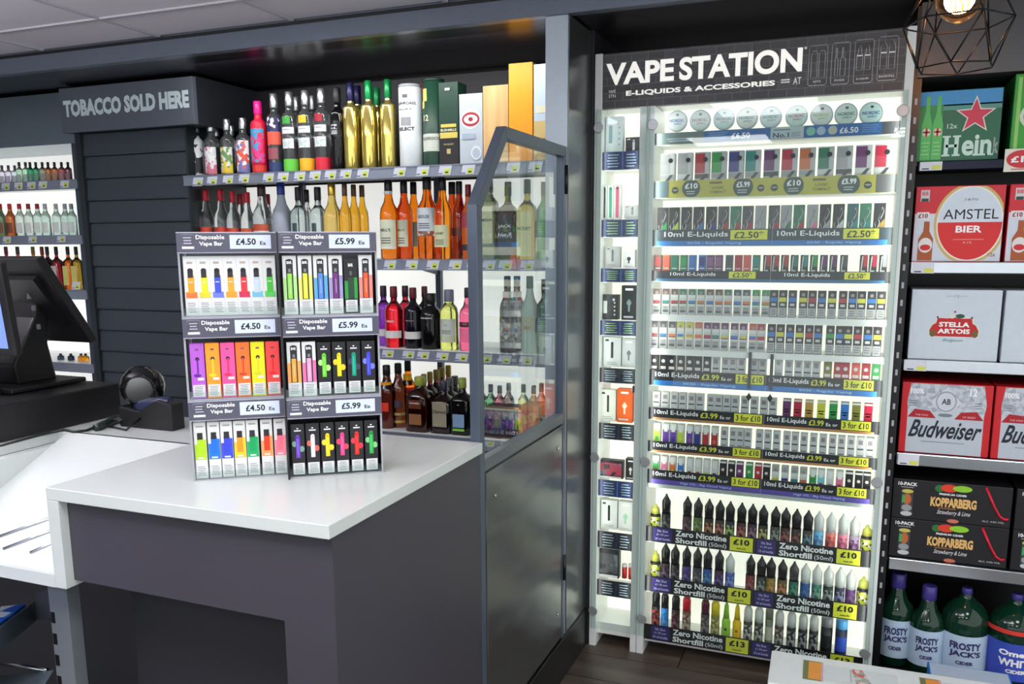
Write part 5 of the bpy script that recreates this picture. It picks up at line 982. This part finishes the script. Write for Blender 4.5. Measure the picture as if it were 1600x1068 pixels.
def f_stel(b, w, h):
    y = -.0012; b.rect(-w/2+.002, w/2-.002, .002, h-.002, y, P(206, 216, 226)); cz = h*.44; cx = 0
    for s_, m, yy in ((1.06, P(226, 222, 206), -.0002), (1.0, P(190, 26, 30), -.0005)):
        pts = [(-.25, -.10), (.25, -.10), (.275, -.02), (.24, .06), (.2, .09), (.19, .16), (.08, .155), (0, .17), (-.08, .155), (-.19, .16), (-.2, .09), (-.24, .06), (-.275, -.02)]
        b.add([(cx+px*w*s_, y+yy, cz+pz*h*s_) for px, pz in pts], [tuple(range(len(pts)))], m)
    for sx in (-1, 1): oval(b, sx*w*.235, cz-.06*h, w*.035, h*.05, y-.0007, P(110, 90, 44)); oval(b, sx*w*.19, cz+.17*h, w*.012, h*.015, y-.0007, P(30, 40, 40), n=8)
    b.text('STELLA', -w*.17, w*.17, cz+.035*h, cz+.105*h, y-.0009, TEXTW, .04); b.text('ARTOIS', -w*.18, w*.18, cz-.06*h, cz+.01*h, y-.0009, TEXTW, .04)
    oval(b, -w*.03, cz+.19*h, w*.035, h*.035, y-.0008, P(226, 224, 214)); oval(b, w*.06, cz+.19*h, w*.05, h*.03, y-.0008, P(30, 80, 60)); oval(b, 0, cz+.25*h, w*.012, h*.014, y-.0008, P(120, 40, 50), n=10)
    b.text('Belgium', -w*.12, w*.11, cz-.185*h, cz-.13*h, y-.0009, P(60, 140, 130), .0, .4); b.text('12', -w*.02, w*.03, h*.89, h*.93, y-.0008, P(140, 144, 150)); b.text('made with four', -w*.11, -w*.03, h*.9, h*.92, y-.0008, P(150, 150, 156)); b.text('ingredients', w*.04, w*.12, h*.9, h*.92, y-.0008, P(150, 150, 156))
def f_bud(b, w, h):
    y = -.0012; b.rect(-w/2+.002, w/2-.002, .002, h-.002, y, P(198, 24, 34)); SLV = P(188, 196, 206)
    b.rect(-w*.42, w*.42, .003, h*.52, y-.0002, SLV); b.add([(-w*.42, y-.0002, h*.58), (w*.42, y-.0002, h*.56), (w*.44, y-.0002, h*.72), (w*.40, y-.0002, h-.003), (-w*.40, y-.0002, h-.003), (-w*.43, y-.0002, h*.74)], [(0, 1, 2, 3, 4, 5)], SP((176, 184, 194), (196, 202, 210), (160, 168, 180), 90))
    b.rect(-w*.42, w*.42, h*.50, h*.60, y-.0003, P(196, 202, 210))
    for sx in (-1, 1): b.add([(sx*w*.42, y-.0005, h*.51), (sx*w*.10, y-.0005, h*.51), (sx*w*.17, y-.0005, h*.61), (sx*w*.34, y-.0005, h*.63)][::sx], [(0, 1, 2, 3)], P(170, 20, 34)); b.text('THE KING' if sx < 0 else 'OF BEERS', sx*w*.26-w*.07, sx*w*.26+w*.07, h*.535, h*.56, y-.0009, P(236, 190, 190))
    b.add([(0, y-.0006, h*.55), (w*.17, y-.0006, h*.74), (0, y-.0006, h*.95), (-w*.17, y-.0006, h*.74)], [(0, 1, 2, 3)], P(206, 210, 218)); oval(b, 0, h*.75, w*.115, h*.145, y-.0008, P(150, 158, 170)); oval(b, 0, h*.75, w*.10, h*.125, y-.0010, P(206, 210, 218)); b.text('AB', -w*.05, w*.05, h*.71, h*.79, y-.0012, P(60, 64, 76), .03); oval(b, 0, h*.56, w*.08, h*.025, y-.0012, P(120, 130, 140))
    b.text('100%', -w*.40, -w*.25, h*.84, h*.92, y-.0007, P(236, 236, 240), .04); b.text('12', w*.25, w*.33, h*.84, h*.95, y-.0007, P(240, 240, 244), .04)
    for sx in (-1, 1): b.lines(sx*w*.36-w*.05, sx*w*.36+w*.05, h*.66, h*.76, y-.0008, P(110, 116, 126), 3, .3)
    b.text('Budweiser', -w*.40, w*.41, h*.23, h*.48, y-.0008, P(24, 30, 44), .02, .5, res=5); b.lines(-w*.32, w*.32, h*.16, h*.19, y-.0008, P(120, 128, 140), 1, .3)
def f_kopp(b, w, h):
    y = -.0012; b.rect(-w/2+.002, w/2-.002, .002, h-.002, y, P(22, 20, 24))
    cx = -w*.37; b.rect(cx-w*.05, cx+w*.05, h*.14, h*.68, y-.0003, P(60, 64, 66)); oval(b, cx, h*.70, w*.05, h*.05, y-.0004, P(200, 190, 90)); oval(b, cx, h*.13, w*.05, h*.06, y-.0004, P(196, 198, 200)); oval(b, cx, h*.5, w*.035, h*.14, y-.0005, P(190, 100, 50)); b.rect(cx-w*.045, cx-w*.02, h*.4, h*.6, y-.0006, P(60, 160, 90)); oval(b, cx, h*.28, w*.045, h*.08, y-.0006, P(150, 154, 156)); b.text('10-PACK', cx-w*.085, cx+w*.08, h*.84, h*.93, y-.0004, TEXTW, .03); b.lines(cx-w*.06, cx+w*.06, h*.78, h*.82, y-.0004, P(180, 180, 184), 1, .4)
    oval(b, -w*.02, h*.86, w*.07, h*.10, y-.0005, P(216, 60, 36)); oval(b, w*.09, h*.87, w*.08, h*.08, y-.0006, P(140, 200, 50)); oval(b, -w*.10, h*.84, w*.04, h*.09, y-.0004, P(40, 110, 50))
    b.text('PREMIUM CIDER', -w*.10, w*.13, h*.68, h*.73, y-.0007, TEXTW, .03); b.text('KOPPARBERG', -w*.17, w*.215, h*.38, h*.62, y-.0007, P(226, 180, 110), .05); b.lines(-w*.12, w*.08, h*.33, h*.37, y-.0006, P(150, 100, 50), 1, .6)
    b.text('Strawberry & Lime', -w*.11, w*.17, h*.17, h*.31, y-.0008, P(220, 220, 224), .005, .4); oval(b, w*.03, h*.05, w*.05, h*.05, y-.0007, P(200, 110, 90)); b.text('ALC. 4.0% VOL', w*.27, w*.45, h*.11, h*.15, y-.0007, P(206, 206, 210), .01)
    b.tube([(w*.28, y-.0015, h*.97), (w*.36, y-.0015, h*.5), (w*.41, y-.0015, h*.28), (w*.45, y-.0015, h*.22), (w*.48, y-.0015, h*.24)], .0042, P(210, 20, 50), 6)
for k, x in enumerate((.174, .432)):
    beer('beer_box', ('red and white beer box with a big round badge, beside the chiller upright', 'second red and white beer box with a bottle picture, partly out of view')[k], x, x+.248, 1.4425, 1.674, P(200, 30, 46), f_amst)
for k, x in enumerate((.184, .447)):
    beer('beer_box', ('plain white beer box with a small red cartouche, beside the chiller upright', 'second plain white beer box, cut off at the picture edge')[k], x, x+.254, 1.1335, 1.356, P(206, 214, 224), f_stel)
for k, x in enumerate((.176, .444)):
    beer('beer_box', ('red and silver beer box with dark script lettering, beside the chiller upright', 'second red and silver beer box, cut off at the picture edge')[k], x, x+.262, .8255, 1.058, P(196, 22, 34), f_bud)
for k, x in enumerate((.170, .528)):
    for j in (0, 1):
        beer('cider_box', '%s black cider box with strawberry and lime picture, %s' % (('lower', 'upper')[j], ('beside the chiller upright', 'cut off at the picture edge')[k]), x, x+.348, .4655+j*.135, .5995+j*.135, P(20, 18, 22), f_kopp)
FJ = P(186, 206, 226); FN = P(52, 50, 96)
def fj(label, px, pt, hw, y, lb=FJ, kind='big', cap=(70, 60, 150), txt='FROSTY|JACK\'S|CIDER', body=(14, 52, 36)):
    return bottle(label, px, pt, hw, .061, kind, M(body, .06, trans=.2), M((64, 54, 130), .3), [(.10, .52, lb, 84, txt, FN if txt.startswith('F') else TEXTW)], group='cider bottles at the chiller foot', y=y, name='cider_bottle', n=24)
fj('slim green cider bottle with a pale blue label beside the chiller upright', 1400, 893, 26, 3.07, kind='spirit')
fj('slim green cider bottle with a pale blue label next to the fat one', 1448, 913, 25, 3.04, kind='spirit')
fj('fat dark green cider bottle with a large pale blue label', 1506, 916, 34, 3.06)
fj('fat cider bottle with a blue and red label at the picture edge', 1584, 925, 38, 3.06, lb=P(60, 80, 180), txt='Omega|WHITE|CIDER')
MB().lathe([(.19, .0868), (.205, .0868)], P(214, 60, 50), n=14, a0=-PI*.95, a1=-PI*.05).build('red_band', bpy.data.objects['cider_bottle.003'])

# cartons standing on the floor in front
wbx = thing('can_carton', 'white beer carton with a printed bottle on top, standing on the floor', 'box', (.155, 2.50, 0), math.radians(1.5))
MB().box(-.315, .315, -.105, .105, 0, .25, P(228, 232, 232)).build('carton', wbx, bevel=.003)
b = MB(); zt = .2512
def top(x0, x1, y0, y1, m, z=zt): b.add([(x0, y0, z), (x1, y0, z), (x1, y1, z), (x0, y1, z)], [(0, 1, 2, 3)], m)
for x in (-.22, .10):
    top(x, x+.05, -.05, .07, P(110, 116, 70)); top(x+.015, x+.05, -.045, .065, P(226, 150, 60), zt+.0003); top(x+.05, x+.056, -.05, .07, P(214, 160, 170)); top(x+.06, x+.26, -.04, .06, P(214, 220, 222)); top(x+.13, x+.135, -.03, .05, P(180, 186, 190), zt+.0003)
    b.add([(x+.15, -.06, zt+.0004), (x+.20, -.06, zt+.0004), (x+.165, .055, zt+.0004), (x+.135, .055, zt+.0004)], [(0, 1, 2, 3)], SP((200, 90, 80), (160, 166, 160), (226, 200, 196), 60))
b.build('printed_top', wbx)
MB().box(-.27, .30, -.1065, -.105, .12, .235, P(24, 24, 28)).build('printed_side', wbx)
o = MB().box(-.11, .12, -.05, .05, 0, .175, P(40, 130, 210)).build('blue_carton', loc=(.41, 2.80, 0), bevel=.002); tag(o, 'bright blue carton on the floor between the white carton and the cider bottles', 'box')
MB().box(-.105, .115, -.045, .045, .1752, .1756, P(190, 206, 226)).build('top_flap', o)

# ================================================================ caged pendant lamp
pc = at(1497, 30, 1, 2.30)
pn = thing('pendant_lamp', 'black wire cage pendant lamp with a glowing amber globe bulb', 'lamp', (pc.x, 2.30, 0))
WR = M((18, 18, 20), .35, metal=.4)
ring = lambda n, r, z, off: [(r*math.cos(off+2*PI*i/n), r*math.sin(off+2*PI*i/n), z) for i in range(n)]
lo, mi_, hi = ring(6, .086, 1.900, .35), ring(6, .115, 2.000, .35+PI/6), ring(6, .055, 2.135, .35)
b = MB()
for R_ in (lo, mi_, hi): b.tube(R_, .0019, WR, 6, closed=True)
for i in range(6):
    b.tube([lo[i], mi_[i]], .0019, WR); b.tube([lo[i], mi_[i-1]], .0019, WR); b.tube([hi[i], mi_[i]], .0019, WR); b.tube([hi[i], mi_[i-1]], .0019, WR); b.tube([hi[i], (0, 0, 2.16)], .0019, WR)
b.build('cage', pn)
MB().lathe([(-.052, .004), (-.048, .018), (-.036, .036), (-.015, .049), (.005, .051), (.025, .045), (.045, .030), (.062, .018), (.075, .015)], M((255, 176, 110), .03, trans=1, ior=1.25), n=24).build('bulb', pn, loc=(0, 0, 2.050))
fm = M((255, 170, 70), .5, emit=3, var=0)
fb = MB()
for i in range(4):
    a = i*PI/2; fb.tube([(.006*math.cos(a), .006*math.sin(a), 2.10), (.016*math.cos(a), .016*math.sin(a), 2.03), (.009*math.cos(a+.6), .009*math.sin(a+.6), 2.028), (.004*math.cos(a+.8), .004*math.sin(a+.8), 2.09)], .0012, fm, 5)
fb.build('filament', pn)
MB().lathe([(0, .018), (.05, .02), (.055, .012)], BK, n=14).build('socket', pn, loc=(0, 0, 2.120)); MB().tube([(0, 0, 2.17), (0, 0, 2.278)], .003, BK).build('cord', pn); MB().lathe([(0, .04), (.012, .045)], BK, n=18).build('ceiling_rose', pn, loc=(0, 0, 2.266))
pl = bpy.data.lights.new('bulb_light', 'POINT'); pl.energy = 4; pl.color = (1, .55, .22); pl.shadow_soft_size = .03
po = bpy.data.objects.new('bulb_light', pl); po.parent = pn; po.location = (0, 0, 2.05); COL.objects.link(po)
